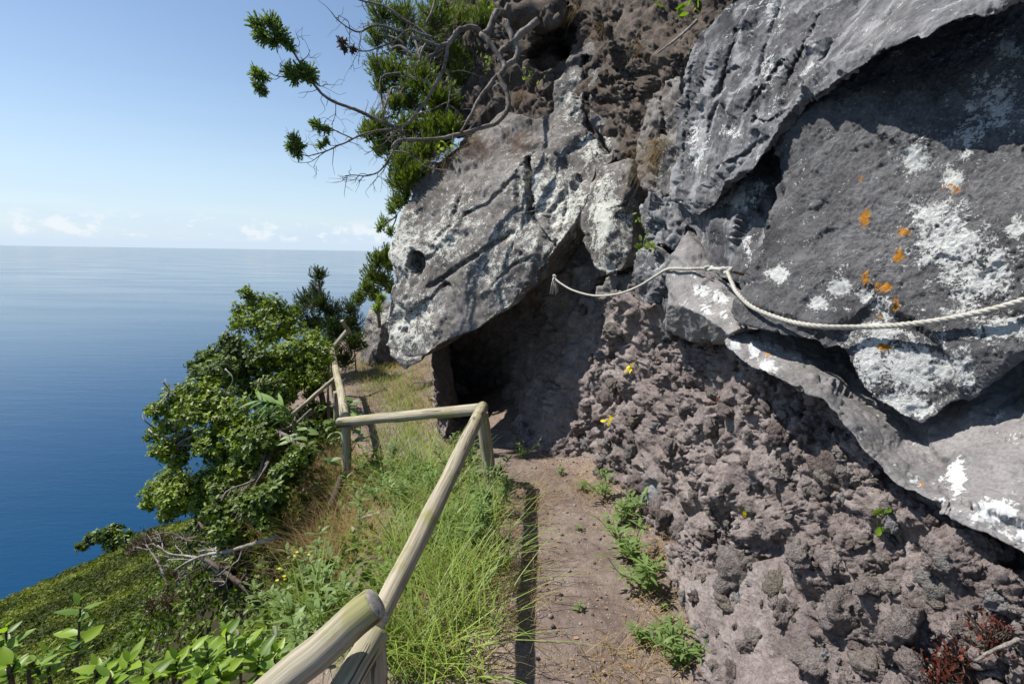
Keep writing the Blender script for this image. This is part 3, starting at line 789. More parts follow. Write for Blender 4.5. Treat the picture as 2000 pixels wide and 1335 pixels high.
rock('long_slab',
     [(1422,665,2.0),(1456,712,1.86),(1510,737,1.72),(1560,757,1.63),(1604,775,1.56),(1653,828,1.47),(1685,877,1.42),(1721,908,1.37),(1766,953,1.31),(1865,1005,1.20),(1930,1040,1.14),(2000,1086,1.09),(2150,1170,0.98),
      (2150,640,1.34),(2000,640,1.48),(1900,720,1.53),(1780,780,1.64),(1660,700,1.82),(1540,640,2.0),(1450,628,2.12)],
     [(1780,830,1.56),(1740,900,1.42),(1660,770,1.64),(1570,710,1.76),(1500,690,1.86),(1900,850,1.38),(2000,760,1.42),(2000,900,1.22),(1950,1000,1.16),(1850,930,1.33),(2060,1000,1.1)],
     [('fbm', 1.5, 0.025), ('chunk', 3, 0.022), ('chunk', 9, 0.008), ('fbm', 18, 0.007), ('fbm', 60, 0.0025)], 'slab', cliff, thick=0.4, seed=51, back=(0.9, 0.35, -0.15),
     attrs={'lichen': [(1940,1000,46,26,.95),(1990,1040,40,30,.85),(1870,940,20,40,.7),(1470,680,14,16,1.0),(1500,715,18,14,1.0),(1440,675,10,14,.9),(1790,935,14,8,.6),(1455,650,10,8,.9)], 'orange': [(1498,690,8,8,.9),(1800,945,8,8,.8)]})
for nm, ol, inn, mt, sd_ in (
    ('rock_block', [(1240,502,3.6),(1262,480,3.55),(1300,500,3.35),(1330,470,3.25),(1345,460,3.2),(1316,540,3.1),(1312,600,3.1),(1290,602,3.2),(1265,578,3.45),(1237,532,3.55)], [(1280,540,3.25)], 'basalt_dark', 61),
    ('rock_block', [(1252,396,3.7),(1290,382,3.5),(1320,378,3.4),(1342,440,3.25),(1322,482,3.3),(1270,480,3.55),(1250,440,3.68)], [(1300,430,3.38)], 'basalt_dark', 63),
    ('rock_block', [(1284,600,3.05),(1306,590,2.95),(1312,650,2.85),(1306,672,2.9),(1284,640,3.05)], [(1298,630,2.9)], 'basalt_dark', 65),
    ('rock_block', [(1166,560,4.75),(1190,545,4.6),(1240,535,4.3),(1262,580,4.1),(1240,604,4.3),(1200,600,4.6),(1165,585,4.8)], [(1205,570,4.5)], 'boulder', 67),
    ('far_boulder', [(703,722,11.2),(711,645,11.5),(722,603,11.6),(745,588,11.6),(778,600,11.4),(784,660,11.2),(776,722,11.0),(738,730,10.9)], [(745,640,10.9),(735,695,10.8)], 'boulder', 69)):
    rock(nm, ol, inn, [('fbm', 2.0, 0.04), ('chunk', 4.5, 0.05), ('chunk', 12, 0.018), ('fbm', 26, 0.010)], mt, cliff, thick=0.45, seed=sd_, attrs={'lichen': [(740,620,30,40,.35), (1290,520,40,40,.15)]})
rock('cliff_core',
     [(1040,480,5.7),(1090,370,5.7),(1180,330,5.5),(1260,300,5.0),(1336,376,4.1),(1345,560,3.7),(1330,640,3.8),(1240,650,4.6),(1150,650,5.4),(1050,620,5.8)],
     [(1110,520,5.25),(1200,560,4.9),(1280,480,4.2)],
     [('fbm', 1.2, 0.10), ('chunk', 2.5, 0.12), ('chunk', 6, 0.05), ('fbm', 18, 0.014)], 'boulder', cliff, thick=0.8, seed=71, px=6)
rock('cliff_core',  # hidden backing mass, added to keep sky light from leaking into the hollow
     [(880,640,9.0),(880,300,8.9),(1000,230,8.2),(1300,120,6.5),(1420,300,5.6),(1380,700,5.2),(1120,860,6.6),(900,850,8.8)],
     [(1000,500,8.2),(1200,500,6.6)],
     [('fbm', 1.0, 0.15), ('chunk', 2.5, 0.12)], 'boulder', cliff, thick=1.2, seed=73, px=12)
rock('cliff_core',
     [(1470,120,3.2),(1700,-90,2.7),(2180,-170,2.1),(2250,700,1.75),(1900,720,2.1),(1480,640,2.75)],
     [(1750,300,2.3)],
     [('fbm', 1.0, 0.08), ('chunk', 2.5, 0.06)], 'basalt_dark', cliff, thick=0.8, seed=75, px=12)
rock('scoria_bank',
     [(1500,1450,1.58),(1430,1390,1.78),(1395,1335,1.98),(1345,1200,2.5),(1290,1085,3.05),(1240,1005,3.55),(1196,935,4.2),(1130,900,4.8),(1060,890,5.1),(980,885,5.3),(900,870,5.6),(866,860,5.75),
      (850,780,5.95),(842,700,6.1),(850,620,6.6),(1000,500,6.2),(1080,470,5.6),(1150,560,5.15),(1240,585,4.0),(1310,600,3.25),(1420,640,2.5),(1500,700,2.08),(1600,740,1.9),(1700,850,1.62),(1800,920,1.48),(1900,970,1.36),(2000,1040,1.24),(2150,1130,1.12),
      (2150,1460,0.95),(1850,1470,1.1)],
     [(1800,1200,1.3),(1600,1000,1.74),(1600,1200,1.66),(1500,900,2.08),(1500,1100,2.2),(1400,1000,2.65),(1400,800,2.62),(1300,900,3.3),(1300,700,3.65),(1200,800,4.5),(1200,680,4.7),(1150,700,4.95),(1135,800,4.85),(1085,750,5.6),
      (1035,700,6.5),(1015,800,6.2),(930,760,8.8),(960,835,6.9),(868,705,8.7),(872,790,8.2),(878,842,7.2),(915,845,7.4),(970,760,7.8),(1085,600,5.9),(1450,720,2.25),(1700,950,1.53),(1900,1100,1.2),(2000,1200,1.08),(1700,1300,1.46),(985,650,7.4),(859,775,6.0),(1330,1040,2.95),(1420,1180,2.3),(1500,1300,1.9)],
     [('fbm', 0.9, 0.10), ('clump', 3.2, 0.065), ('clump', 8.5, 0.032), ('chunk', 4.0, 0.060), ('chunk', 9, 0.026), ('clump', 18, 0.024), ('clump', 32, 0.017), ('clump', 60, 0.009), ('fbm', 70, 0.005)],
     'scoria', cliff, thick=0.7, cap=False, seed=81, px=4.9, back=(0.1, 0.97, -0.08),
     holes=[(930,790,50,70,0.25)],
     attrs={'blue': [(1260,960,60,60,.48),(1310,1020,60,50,.34),(1250,900,40,40,.28),(1500,1060,30,60,.2),(1200,640,40,60,.22),(1640,1180,60,60,.2),(1340,650,50,30,.3)], 'lichen': [(1690,980,30,40,.7),(1700,1000,60,60,.4),(1870,1210,30,40,.6),(1780,1080,60,60,.3)]})
# ------------------------------------------------------------------ ground, hillside, sea
PATH = catmull([(0.30, -3.0, 0.02), (0.30, 0.0, 0.0), (0.33, 1.8, 0.0), (0.34, 2.8, -0.06), (0.22, 3.9, -0.20), (-0.20, 5.0, -0.36), (-1.0, 5.65, -0.56), (-1.75, 6.4, -0.72), (-2.3, 8.0, -0.79), (-2.75, 9.6, -0.80), (-3.3, 12.0, -0.80), (-3.9, 16.0, -0.8)], 14)
def path_coords(x, y):
    """signed distance (left positive), height of the path there"""
    best = np.full(x.shape, 1e9); sgn = np.zeros(x.shape); zz = np.zeros(x.shape)
    for a, b in zip(PATH[:-1], PATH[1:]):
        dx, dy = b[0] - a[0], b[1] - a[1]
        t = np.clip(((x - a[0]) * dx + (y - a[1]) * dy) / (dx * dx + dy * dy), 0, 1)
        ex, ey = x - a[0] - t * dx, y - a[1] - t * dy
        d = np.hypot(ex, ey); new = d < best
        best = np.where(new, d, best)
        sgn = np.where(new, np.where(dx * ey - dy * ex > 0, d, -d), sgn)
        zz = np.where(new, a[2] + t * (b[2] - a[2]), zz)
    return sgn, zz
def ground_z(x, y, detail=True):
    x = np.asarray(x, float); y = np.asarray(y, float)
    s, z = path_coords(x, y)
    L = np.clip(s - 0.32, 0, None)
    z = z - 0.22 * np.minimum(L, 0.9) - 0.75 * np.clip(L - 0.9, 0, 0.6) - 1.55 * np.clip(L - 1.5, 0, None)
    R = np.clip(-s - 0.42, 0, None)
    z = z + 0.25 * R
    if detail:
        p = np.stack([x.ravel(), y.ravel(), np.zeros(x.size)], 1)
        off = np.clip(np.abs(s.ravel()) - 0.2, 0.1, 1.0)
        z = z + (0.05 * fbm(p * 1.4, 5) * off + 0.012 * fbm(p * 7, 6) + 0.006 * fbm(p * 26, 7)).reshape(x.shape)
    return z
def gz(x, y): return float(ground_z(np.array([x]), np.array([y]))[0])
xs = np.concatenate([np.arange(-14, -4, 0.18), np.arange(-4, 2.2, 0.021), np.arange(2.2, 5, 0.2)])
ys = np.concatenate([np.arange(-3, 0.8, 0.12), np.arange(0.8, 6.5, 0.021), np.arange(6.5, 16, 0.07)])
GX, GY = np.meshgrid(xs, ys)
GZ = ground_z(GX, GY)
ii = np.arange(GX.size).reshape(GX.shape)
GF = np.stack([ii[:-1, :-1].ravel(), ii[:-1, 1:].ravel(), ii[1:, 1:].ravel(), ii[1:, :-1].ravel()], 1)
gs, _ = path_coords(GX.ravel(), GY.ravel())
gp = np.stack([GX.ravel(), GY.ravel(), np.zeros(GX.size)], 1)
edge = np.abs(gs) + 0.12 * fbm(gp * 3, 9)
ground = make('ground', np.stack([GX.ravel(), GY.ravel(), GZ.ravel()], 1), GF, MATS['ground'], None, True,
              {'dry': smooth01(edge, 0.12, 0.5), 'veg': smooth01(gs + 0.2 * fbm(gp * 2, 10), 0.9, 1.7)})
tag(ground, kind='structure')

# far wooded hillside below: ruled between lines seen in the photo, then falling to the sea
SEA_Z = -175.0
lines = [
    [P(-500,1900,16), P(0,1750,16), P(400,1600,14), P(800,1400,13), P(1200,1400,16)],
    [P(-500,1500,30), P(0,1370,30), P(300,1290,28), P(520,1180,26), P(900,1100,30)],
    [P(-500,1380,46), P(0,1235,48), P(250,1150,48), P(450,1080,46), P(800,1000,50)],
    [P(-600,1430,62), P(0,1164,68), P(190,1082,76), P(345,1012,84), P(700,960,90)],
]
L4 = [np.array(p) for p in lines]
out = np.array([-0.55, 0.8, 0]); 
drop = L4[3] + np.array([-14, 26, -26.0]); drop2 = drop.copy() + np.array([-45, 75, 0]); drop2[:, 2] = SEA_Z - 4
L4 += [drop, drop2]
NU, NV = 260, 300
u = np.linspace(0, 1, NU)
rows = []
for Lk in L4:
    c = catmull(Lk, 40); t = np.linspace(0, len(c) - 1, NU); i0 = np.minimum(t.astype(int), len(c) - 2); w = (t - i0)[:, None]
    rows.append(c[i0] * (1 - w) + c[i0 + 1] * w)
rows = np.array(rows)
vv = np.concatenate([np.linspace(0, 3, 250, endpoint=False), np.linspace(3, 5, 60)])
HV = []
for t in vv:
    k = min(int(t), 4); f = t - k
    HV.append(rows[k] * (1 - f) + rows[k + 1] * f)
HV = np.array(HV); hs = HV.shape
Hp = HV.reshape(-1, 3)
jj = np.arange(len(Hp)).reshape(hs[:2])
HF = np.stack([jj[:-1, :-1].ravel(), jj[:-1, 1:].ravel(), jj[1:, 1:].ravel(), jj[1:, :-1].ravel()], 1)
hill = make('hillside', Hp - np.array([0, 0, 1.2]), HF, MATS['forest'], None, True); tag(hill, kind='structure')

sea_v, sea_f = [], []
R_ = [0, 60, 200, 600, 2000, 6000, 20000, 60000, 180000]
sg = 64
for r in R_[1:]:
    for k in range(sg): sea_v.append((r * math.cos(2 * math.pi * k / sg), r * math.sin(2 * math.pi * k / sg), SEA_Z))
sea_v.append((0, 0, SEA_Z))
for i in range(len(R_) - 2):
    for k in range(sg): sea_f.append((i * sg + k, (i + 1) * sg + k, (i + 1) * sg + (k + 1) % sg, i * sg + (k + 1) % sg))
for k in range(sg): sea_f.append((len(sea_v) - 1, k, (k + 1) % sg))
sea = make('sea', sea_v, sea_f, MATS['sea'], None, False); tag(sea, kind='structure')
# ------------------------------------------------------------------ railing
def pole(name, a, b, r, parent, bend=0.0, seed=0, taper=0.0, mid=None, seg=20, label=None):
    a = np.array(a); b = np.array(b)
    if mid is not None: c = catmull([a, *[np.array(q) for q in mid], b], 14)
    else: c = np.array([a + (b - a) * t for t in np.linspace(0, 1, max(8, int(np.linalg.norm(b - a) / 0.05)))])
    n = len(c); t = np.linspace(0, 1, n)
    x, y, ax = frame(b - a)
    c = c + np.outer(bend * np.sin(t * math.pi), x) + np.outer(0.006 * perlin(np.stack([t * 5, t * 0 + seed, t * 0], 1), seed), y)
    rad = r * (1 + taper * (t - 0.5)) * (1 + 0.07 * perlin(np.stack([t * 9, t * 0, t * 0 + seed], 1), seed + 3))
    tan = np.gradient(c, axis=0)
    ang = np.arange(seg) / seg * 2 * math.pi
    length = np.concatenate([[0], np.cumsum(np.linalg.norm(np.diff(c, axis=0), axis=1))])
    V, UV = [], []
    def ringat(i, rr, off=0.0):
        tt = tan[i] / np.linalg.norm(tan[i]); xx = x - tt * (x @ tt); xx /= np.linalg.norm(xx); yy = np.cross(tt, xx)
        for k in range(seg):
            q = rr * (1 + 0.04 * math.sin(2 * ang[k] + seed + i * 0.05) + 0.03 * math.sin(3 * ang[k] + 2 * seed - i * 0.07))
            V.append(c[i] + tt * off + q * (math.cos(ang[k]) * xx + math.sin(ang[k]) * yy))
            UV.append((length[i] + off + seed * 3.7, q * math.cos(ang[k]), q * math.sin(ang[k])))
    order = [(0, rad[0] * 0.45, -0.004), (0, rad[0] * 0.93, -0.002), (0, rad[0], 0.005)] + [(i, rad[i], 0) for i in range(1, n - 1)] + [(n - 1, rad[-1], -0.005), (n - 1, rad[-1] * 0.93, 0.002), (n - 1, rad[-1] * 0.45, 0.004)]
    for i, rr, of in order: ringat(i, rr, of)
    m = len(order)
    F, mi = [], []
    for i in range(m - 1):
        for k in range(seg):
            F.append((i * seg + k, i * seg + (k + 1) % seg, (i + 1) * seg + (k + 1) % seg, (i + 1) * seg + k)); mi.append(1 if i < 1 or i >= m - 2 else 0)
    F.append(tuple(range(seg))[::-1]); mi.append(1)
    F.append(tuple((m - 1) * seg + k for k in range(seg))); mi.append(1)
    me = mesh_from(name, V, F, True)
    at = me.attributes.new('uvw', 'FLOAT_VECTOR', 'POINT'); at.data.foreach_set('vector', np.array(UV, np.float32).ravel())
    me.materials.append(MATS['pole']); me.materials.append(MATS['endgrain'])
    me.polygons.foreach_set('material_index', mi)
    o = link(name, me, None, parent)
    if label: o['label'] = label
    return o
def down(pt, dz=0.12):
    """the spot on the ground under a point"""
    return np.array([pt[0], pt[1], gz(pt[0], pt[1]) - dz])
railing = empty('wooden_railing', (P(700, 1300, 1.4)[0], P(700, 1300, 1.4)[1], 0.0))
tag(railing, 'weathered round-pole wooden railing along the cliff-edge path', 'railing')
pole('rail', P(733,1178,1.30), P(400,1456,1.26), 0.0445, railing, 0.004, 1)
A1 = P(943,794,4.08)
pole('rail', A1, P(739,1208,1.43), 0.0375, railing, 0, 2, -0.40, mid=[P(908,866,3.0), P(868,950,2.36), P(796,1094,1.74)])
pole('rail', P(738,1230,1.40), P(640,1400,1.26), 0.035, railing, 0.0, 3)
pt = P(727,1256,1.43); pole('post', pt, down(pt + np.array([0.01, 0.0, 0])), 0.036, railing, 0, 4)
pt = P(941,806,4.12); pole('post', pt, down(P(963,955,4.15)), 0.050, railing, 0, 5)
pole('rail', P(662,824,5.05), P(936,799,4.16), 0.047, railing, 0.0, 6, 0.12)
pt = P(676,833,5.05); foot = down(P(680,980,5.15)); corner_post = pole('post', pt, foot, 0.045, railing, 0, 7)
lash = Geo(); xx, yy, tt_ = frame(pt - foot); aa = np.linspace(0, 2 * math.pi * 4, 81)
mid_l = foot + tt_ * 0.20
lash.add(*tube_geo(mid_l + 0.049 * (np.cos(aa)[:, None] * xx + np.sin(aa)[:, None] * yy) + np.outer(aa * 0.0022, tt_), 0.0025, 5))
lash.build('wire_lashing', MATS['steel'], corner_post)
pole('rail', P(673,812,5.05), P(647,676,8.6), 0.044, railing, 0, 8, -0.1, mid=[P(667,770,5.8), P(656,722,7.0)])
pt = P(657,765,6.4); pole('post', pt, down(P(658,850,6.5)), 0.042, railing, 0, 9)
pole('rail', P(572,808,5.9), P(655,737,6.65), 0.024, railing, 0.0, 10)
pole('rail', P(622,703,8.2), P(648,684,8.5), 0.030, railing, 0.0, 11)
pole('rail', P(646,684,8.6), P(680,642,9.2), 0.033, railing, 0.0, 12)
pole('post', P(668,626,9.1), P(683,650,9.25), 0.034, railing, 0.0, 13)
pt = P(647,672,8.65); pole('post', pt, down(P(650,720,8.7)), 0.040, railing, 0, 14)
# burnt prop leaning on the far corner post, and wire lashed round its foot
pole('prop', P(668,930,4.95), P(640,1000,4.75), 0.035, railing, 0.01, 15, label='short charred prop leaning against the corner post').data.materials[0] = MATS['brownbark']
# ------------------------------------------------------------------ rope
bpy.context.view_layer.update()
def hit(px, py, only=None):
    """first rock surface seen at a photo pixel -> (point, normal, object)"""
    dirv = PV(px, py, 1.0) - Vector(EYE); best = None
    for o, _, _ in ROCKS:
        if only and o.name not in only: continue
        ok, co, nr, _i = o.ray_cast(Vector(EYE), dirv.normalized())
        if ok:
            dd = (co - Vector(EYE)).length
            if best is None or dd < best[0]: best = (dd, co, nr, o)
    return (np.array(best[1]), np.array(best[2]), best[3]) if best else None
def on_rock(px, py, lift, only=None, fallback=None):
    h = hit(px, py, only)
    if h is None: return P(px, py, fallback)
    to = EYE - h[0]; to /= np.linalg.norm(to)
    return h[0] + to * lift
def laid_rope(c, r, parent):
    """three strands laid round each other"""
    L = np.concatenate([[0], np.cumsum(np.linalg.norm(np.diff(c, axis=0), axis=1))])
    s = np.arange(0, L[-1], 0.0055); q = np.stack([np.interp(s, L, c[:, k]) for k in range(3)], 1)
    t = unit_rows(np.gradient(q, axis=0)); a = unit_rows(np.cross(t, (0.1, 0.2, 1.0))); b = np.cross(t, a)
    g = Geo()
    for k in range(3):
        ph = s / 0.052 * 2 * math.pi + k * 2.0944
        g.add(*tube_geo(q + r * 0.42 * (np.cos(ph)[:, None] * a + np.sin(ph)[:, None] * b), r * 0.62, 6), 0.4 + 0.1 * k)
    return g.build('strand', MATS['rope'], parent)
def rope_mesh(name, c, r, parent, seg=10, mat='rope'):
    if name == 'strand': return laid_rope(c, r, parent)
    V, F = tube_geo(c, r, seg, True)
    L = np.concatenate([[0], np.cumsum(np.linalg.norm(np.diff(c, axis=0), axis=1))])
    uv = np.zeros((len(V), 3))
    n = len(c)
    uv[:n * seg, 0] = np.repeat(L, seg); uv[:n * seg, 1] = np.tile(np.arange(seg) / seg * 2 * math.pi * 0.0108, n)
    me = mesh_from(name, V, F, True)
    at = me.attributes.new('uvw', 'FLOAT_VECTOR', 'POINT'); at.data.foreach_set('vector', uv.astype(np.float32).ravel())
    return link(name, me, MATS[mat], parent)
rope_anchor = P(1420, 528, 2.20)
rp = empty('rope', rope_anchor)
tag(rp, 'off-white braided hand rope strung along the dark rock face', 'rope')
def rope_pt(px, py, lift=0.022, near=None, far=None):
    h = hit(px, py); d = proj(h[0][None])[2][0] - lift if h else far
    if near and d < near: d = near
    if far and d > far: d = far
    return P(px, py, d)
rightpts = [P(2150,535,1.06), P(2080,558,1.13), rope_pt(2000,586,.03,1.1,1.24), rope_pt(1900,613,.03,1.2,1.36), rope_pt(1800,630,.03,1.3,1.48), rope_pt(1700,638,.03,1.45,1.58), rope_pt(1600,637,.03,1.55,1.68), rope_pt(1530,624,.03,1.68,1.78), rope_pt(1470,600,.03,1.78,1.88), rope_pt(1440,572,.03,1.86,1.95), P(1430,552,2.05), rope_anchor]
rope_mesh('strand', catmull(rightpts, 10), 0.0084, rp)
leftpts = [rope_anchor + np.array([0, 0.012, 0.004]), rope_pt(1385,524,.03,2.2,2.5), rope_pt(1345,525,.03,2.4,2.68), rope_pt(1306,525,.04,2.6,2.78), P(1282,538,3.0), P(1245,560,3.35), P(1205,574,3.75), P(1160,577,4.1), P(1120,567,4.4), P(1095,553,4.6), P(1083,543,4.7)]
rope_mesh('strand', catmull(leftpts, 10), 0.0084, rp)
def knot(c, r, axis, name='knot'):
    x, y, t = frame(np.array(axis)); k = []
    for i in range(41):
        a = i / 40 * 2 * math.pi
        k.append(c + (r * (math.sin(a) + 2 * math.sin(2 * a)) * t + r * (math.cos(a) - 2 * math.cos(2 * a)) * x + -r * 1.1 * math.sin(3 * a) * y) * 0.45)
    rope_mesh(name, np.array(k), 0.0085, rp)
knot(rope_anchor, 0.018, (1, 0, 0)); knot(leftpts[1], 0.014, (1, 0.3, 0)); knot(leftpts[-1], 0.022, (0, 0, 1))
# steel eye bolt in the slab
x, y, t = frame(np.array([0.6, 0.5, -0.1]))
rope_mesh('eye_bolt', np.array([rope_anchor + t * s for s in np.linspace(0.0, 0.35, 6)]), 0.007, rp, 8, 'steel')
# frayed end
g = Geo()
for k in range(26):
    a = RNG.uniform(0, 6.28); rr = 0.03 * math.sqrt(RNG.uniform()); b = leftpts[-1] + np.array([math.cos(a) * 0.012, math.sin(a) * 0.012, 0])
    e = b + np.array([math.cos(a) * rr, math.sin(a) * rr, -RNG.uniform(0.10, 0.15)])
    g.add(*tube_geo(np.array([b, (b + e) / 2 + RNG.normal(0, 0.004, 3), e]), 0.004, 5))
g.build('tassel', MATS['rope'], rp)

# ------------------------------------------------------------------ stones
def ico(level):
    bm = bmesh.new(); bmesh.ops.create_icosphere(bm, subdivisions=level, radius=1.0)
    v = np.array([q.co[:] for q in bm.verts]); f = np.array([[q.index for q in p.verts] for p in bm.faces]); bm.free()
    return v, f
IV, IF = ico(4)
stone_me = []
for k in range(12):
    sc_ = np.array([1.0, RNG.uniform(0.65, 0.95), RNG.uniform(0.5, 0.8)])
    v = IV * (1 + 0.55 * chunks(IV * 0.8 + k * 5.1, 200 + k, 0.2) + 0.16 * chunks(IV * 2.4, 230 + k) + 0.10 * fbm(IV * 4, 260 + k, 3))[:, None] * sc_
    me = mesh_from('stone', v, IF, True); me.materials.append(MATS['stone']); stone_me.append(me)
scoria_o = bpy.data.objects['scoria_bank']
def stone(p, nrm, r, parent, sink=0.35, name='stone', squash=1.0):
    o = bpy.data.objects.new(name, stone_me[int(RNG.integers(len(stone_me)))]); COL.objects.link(o)
    o.parent = parent
    if parent is not None and parent.type == 'EMPTY': o.matrix_parent_inverse = Matrix.Translation(-parent.location)
    o.location = Vector(p + np.asarray(nrm) * r * (0.55 - sink) * squash)
    o.rotation_euler = (RNG.uniform(0, 6.28), RNG.uniform(0, 6.28), RNG.uniform(0, 6.28))
    o.scale = (r, r, r)
    return o
big = [(1632,930,52),(1440,1115,50),(1420,1180,26),(1650,1200,60),(1560,1080,34),(1520,1140,30),(1250,945,34),(1290,985,28),(1330,1030,24),(1480,940,22),(1530,930,24),(1700,1150,40),(1760,1220,46),(1830,1150,36),(1600,1290,50),(1700,1300,44),(1200,650,26),(1260,1000,22),
       (1360,960,18),(1390,900,18),(1460,800,16),(1520,850,20),(1900,1250,40),(1790,1310,50),(1340,670,14),(1610,840,18),(1560,900,20),(1475,1240,26),(1380,1050,22),(1540,1200,28),(1960,1180,34),(1300,940,16),(1225,1000,18)]
for px, py, r in big:
    h = hit(px, py, ('scoria_bank',))
    if h is None: continue
    d = proj(h[0][None])[2][0]
    stone(h[0], h[1], 0.9 * r * d / FPX, scoria_o, 0.56)
cnt = 0; tries = 0
while cnt < 215 and tries < 2500:
    tries += 1
    px, py = RNG.uniform(1130, 1990), RNG.uniform(600, 1335)
    if RNG.uniform() > 0.25 + 0.75 * (py - 600) / 735: continue
    h = hit(px, py)
    if h is None or h[2] is not scoria_o: continue
    d = proj(h[0][None])[2][0]
    r = RNG.uniform(6, 10) + 14 * RNG.uniform() ** 3
    stone(h[0], h[1], r * d / FPX, scoria_o, 0.45); cnt += 1
# loose pebbles lying on the path
g = Geo(); PV4, PF4 = ico(1)
shapes = [PV4 * (1 + 0.3 * chunks(PV4 * 0.9 + 3.3 * k, 300))[:, None] * np.array([1, RNG.uniform(.6, 1), RNG.uniform(.4, .8)]) for k in range(16)]
X_ = RNG.uniform(-2.6, 1.4, 9000); Y_ = np.where(RNG.uniform(size=9000) < 0.35, RNG.uniform(1.2, 9.5, 9000), RNG.uniform(1.2, 4.8, 9000))
S_, _ = path_coords(X_, Y_)
ok = (S_ > -0.9) & (S_ < 0.7) & (RNG.uniform(size=9000) < 0.45 + 0.9 * np.abs(S_ + 0.05))
X_, Y_ = X_[ok][:2600], Y_[ok][:2600]; Z_ = ground_z(X_, Y_)
for x, y, z_ in zip(X_, Y_, Z_):
    r = 0.0028 + 0.013 * RNG.uniform() ** 4
    q = shapes[int(RNG.integers(16))] * r
    a = RNG.uniform(0, 6.28); c_, s2 = math.cos(a), math.sin(a)
    q = np.stack([q[:, 0] * c_ - q[:, 1] * s2, q[:, 0] * s2 + q[:, 1] * c_, q[:, 2]], 1)
    g.add(q + np.array([x, y, z_ + r * 0.25]), PF4, RNG.uniform())
tag(g.build('gravel', MATS['gravel'], None), 'small brown pebbles strewn along the earth path', 'gravel', kind='stuff')
# ------------------------------------------------------------------ plant tools
def unit(v): return v / (np.linalg.norm(v, axis=-1, keepdims=True) + 1e-9)
# leaf prototypes: length along +x, blade in the xy plane
LEAF2 = (np.array([(0, 0, 0), (0.5, 0.23, 0.05), (1, 0, -0.02), (0.5, -0.23, 0.05)], float), np.array([(0, 2, 1), (0, 3, 2)]))
LEAF8 = (np.array([(0, 0, 0), (0.3, 0, -0.03), (0.68, 0, -0.03), (1, 0, -0.10), (0.28, 0.21, 0.05), (0.68, 0.22, 0.04), (0.28, -0.21, 0.05), (0.68, -0.22, 0.04)], float),
         np.array([(0, 1, 4), (0, 6, 1), (1, 2, 5), (1, 5, 4), (1, 6, 7), (1, 7, 2), (2, 3, 5), (2, 7, 3)]))
NARROW = (np.array([(0, 0, 0), (0.35, 0.10, 0.03), (0.35, -0.10, 0.03), (0.72, 0.08, -0.03), (0.72, -0.08, -0.03), (1, 0, -0.18)], float), np.array([(0, 2, 1), (1, 2, 4), (1, 4, 3), (3, 4, 5)]))
NEEDLE = (np.array([(0, 0.05, 0), (0, -0.05, 0), (0.6, -0.09, 0.02), (0.6, 0.09, 0.02), (1, 0, 0)], float), np.array([(0, 1, 2), (0, 2, 3), (3, 2, 4)]))
SCALE = (np.array([(0, 0.10, 0), (0, -0.10, 0), (0.65, -0.15, 0.04), (0.65, 0.15, 0.04), (1, 0, 0)], float), np.array([(0, 1, 2), (0, 2, 3), (3, 2, 4)]))
def scatter(g, proto, pos, dirv, up, size, rnd, wid=1.0):
    """many copies of a leaf into one Geo"""
    pv, pf = proto; n = len(pos)
    if n == 0: return
    X = unit(dirv); Y = unit(np.cross(up, X)); Z = np.cross(X, Y)
    size = np.broadcast_to(np.asarray(size, float), (n,)); wid = np.broadcast_to(np.asarray(wid, float), (n,))
    V = pos[:, None, :] + size[:, None, None] * (pv[None, :, 0:1] * X[:, None] + pv[None, :, 1:2] * wid[:, None, None] * Y[:, None] + pv[None, :, 2:3] * Z[:, None])
    F = (pf[None] + (np.arange(n) * len(pv))[:, None, None]).reshape(-1, 3)
    g.add(V.reshape(-1, 3), F, np.repeat(np.broadcast_to(np.asarray(rnd, float), (n,)), len(pv)))
def rdir(n, bias=(0, 0, 0), k=0.0):
    v = unit(RNG.normal(size=(n, 3))); return unit(v + k * np.asarray(bias, float))
def wiggle(a, b, amp=0.08, n=4, sub=5, sag=0.0):
    a = np.asarray(a, float); b = np.asarray(b, float); L = np.linalg.norm(b - a)
    pts = [a + (b - a) * t + RNG.normal(0, amp * L, 3) * math.sin(t * math.pi) - np.array([0, 0, sag * L * math.sin(t * math.pi)]) for t in np.linspace(0, 1, n)]
    return catmull(pts, sub)
def limb(g, c, r0, r1, seg=6, rough=0.0, seed=0):
    g.add(*tube_geo(c, np.linspace(r0, r1, len(c)), seg, True, rough, seed))
def rosettes(g, tips, outw, size, k=7, proto=LEAF8, bright=None, lift=0.5):
    n = len(tips)
    ax = unit(outw + np.array([0, 0, lift]))
    r = np.clip(RNG.normal(0.5, 0.22, n), 0, 1) if bright is None else bright
    for j in range(k):
        rad = unit(np.cross(ax, rdir(n)))
        dirv = unit(rad + ax * RNG.uniform(0.15, 0.8, (n, 1)))
        scatter(g, proto, tips + ax * RNG.uniform(-0.02, 0.02, (n, 1)), dirv, ax, size * RNG.uniform(0.7, 1.25, n), np.clip(r + RNG.normal(0, 0.12, n), 0, 1), RNG.uniform(0.8, 1.15, n))
def shoots(g, tips, dirs, length, k, size, proto=NEEDLE, spread=0.55):
    n = len(tips)
    r = np.clip(RNG.normal(0.5, 0.22, n), 0, 1)
    for j in range(k):
        t = (j + RNG.uniform(0, 1, (n, 1))) / k
        pos = tips - dirs * length * (1 - t)
        dv = unit(dirs + spread * rdir(n))
        scatter(g, proto, pos, dv, rdir(n), size * RNG.uniform(0.7, 1.3, n), np.clip(r + 0.25 * (t[:, 0] - 0.5) + RNG.normal(0, 0.1, n), 0, 1))
def cluster_points(c, rad, n, shell=0.55, flat=0.85):
    u = rdir(n); rr = rad * (shell + (1 - shell) * RNG.uniform(0, 1, n)) ** (1 / 1.3)
    rr = rad * np.clip(RNG.uniform(shell * 0.7, 1.08, n), 0, 1.1)
    return c + u * rr[:, None] * np.array([1, 1, flat]), u
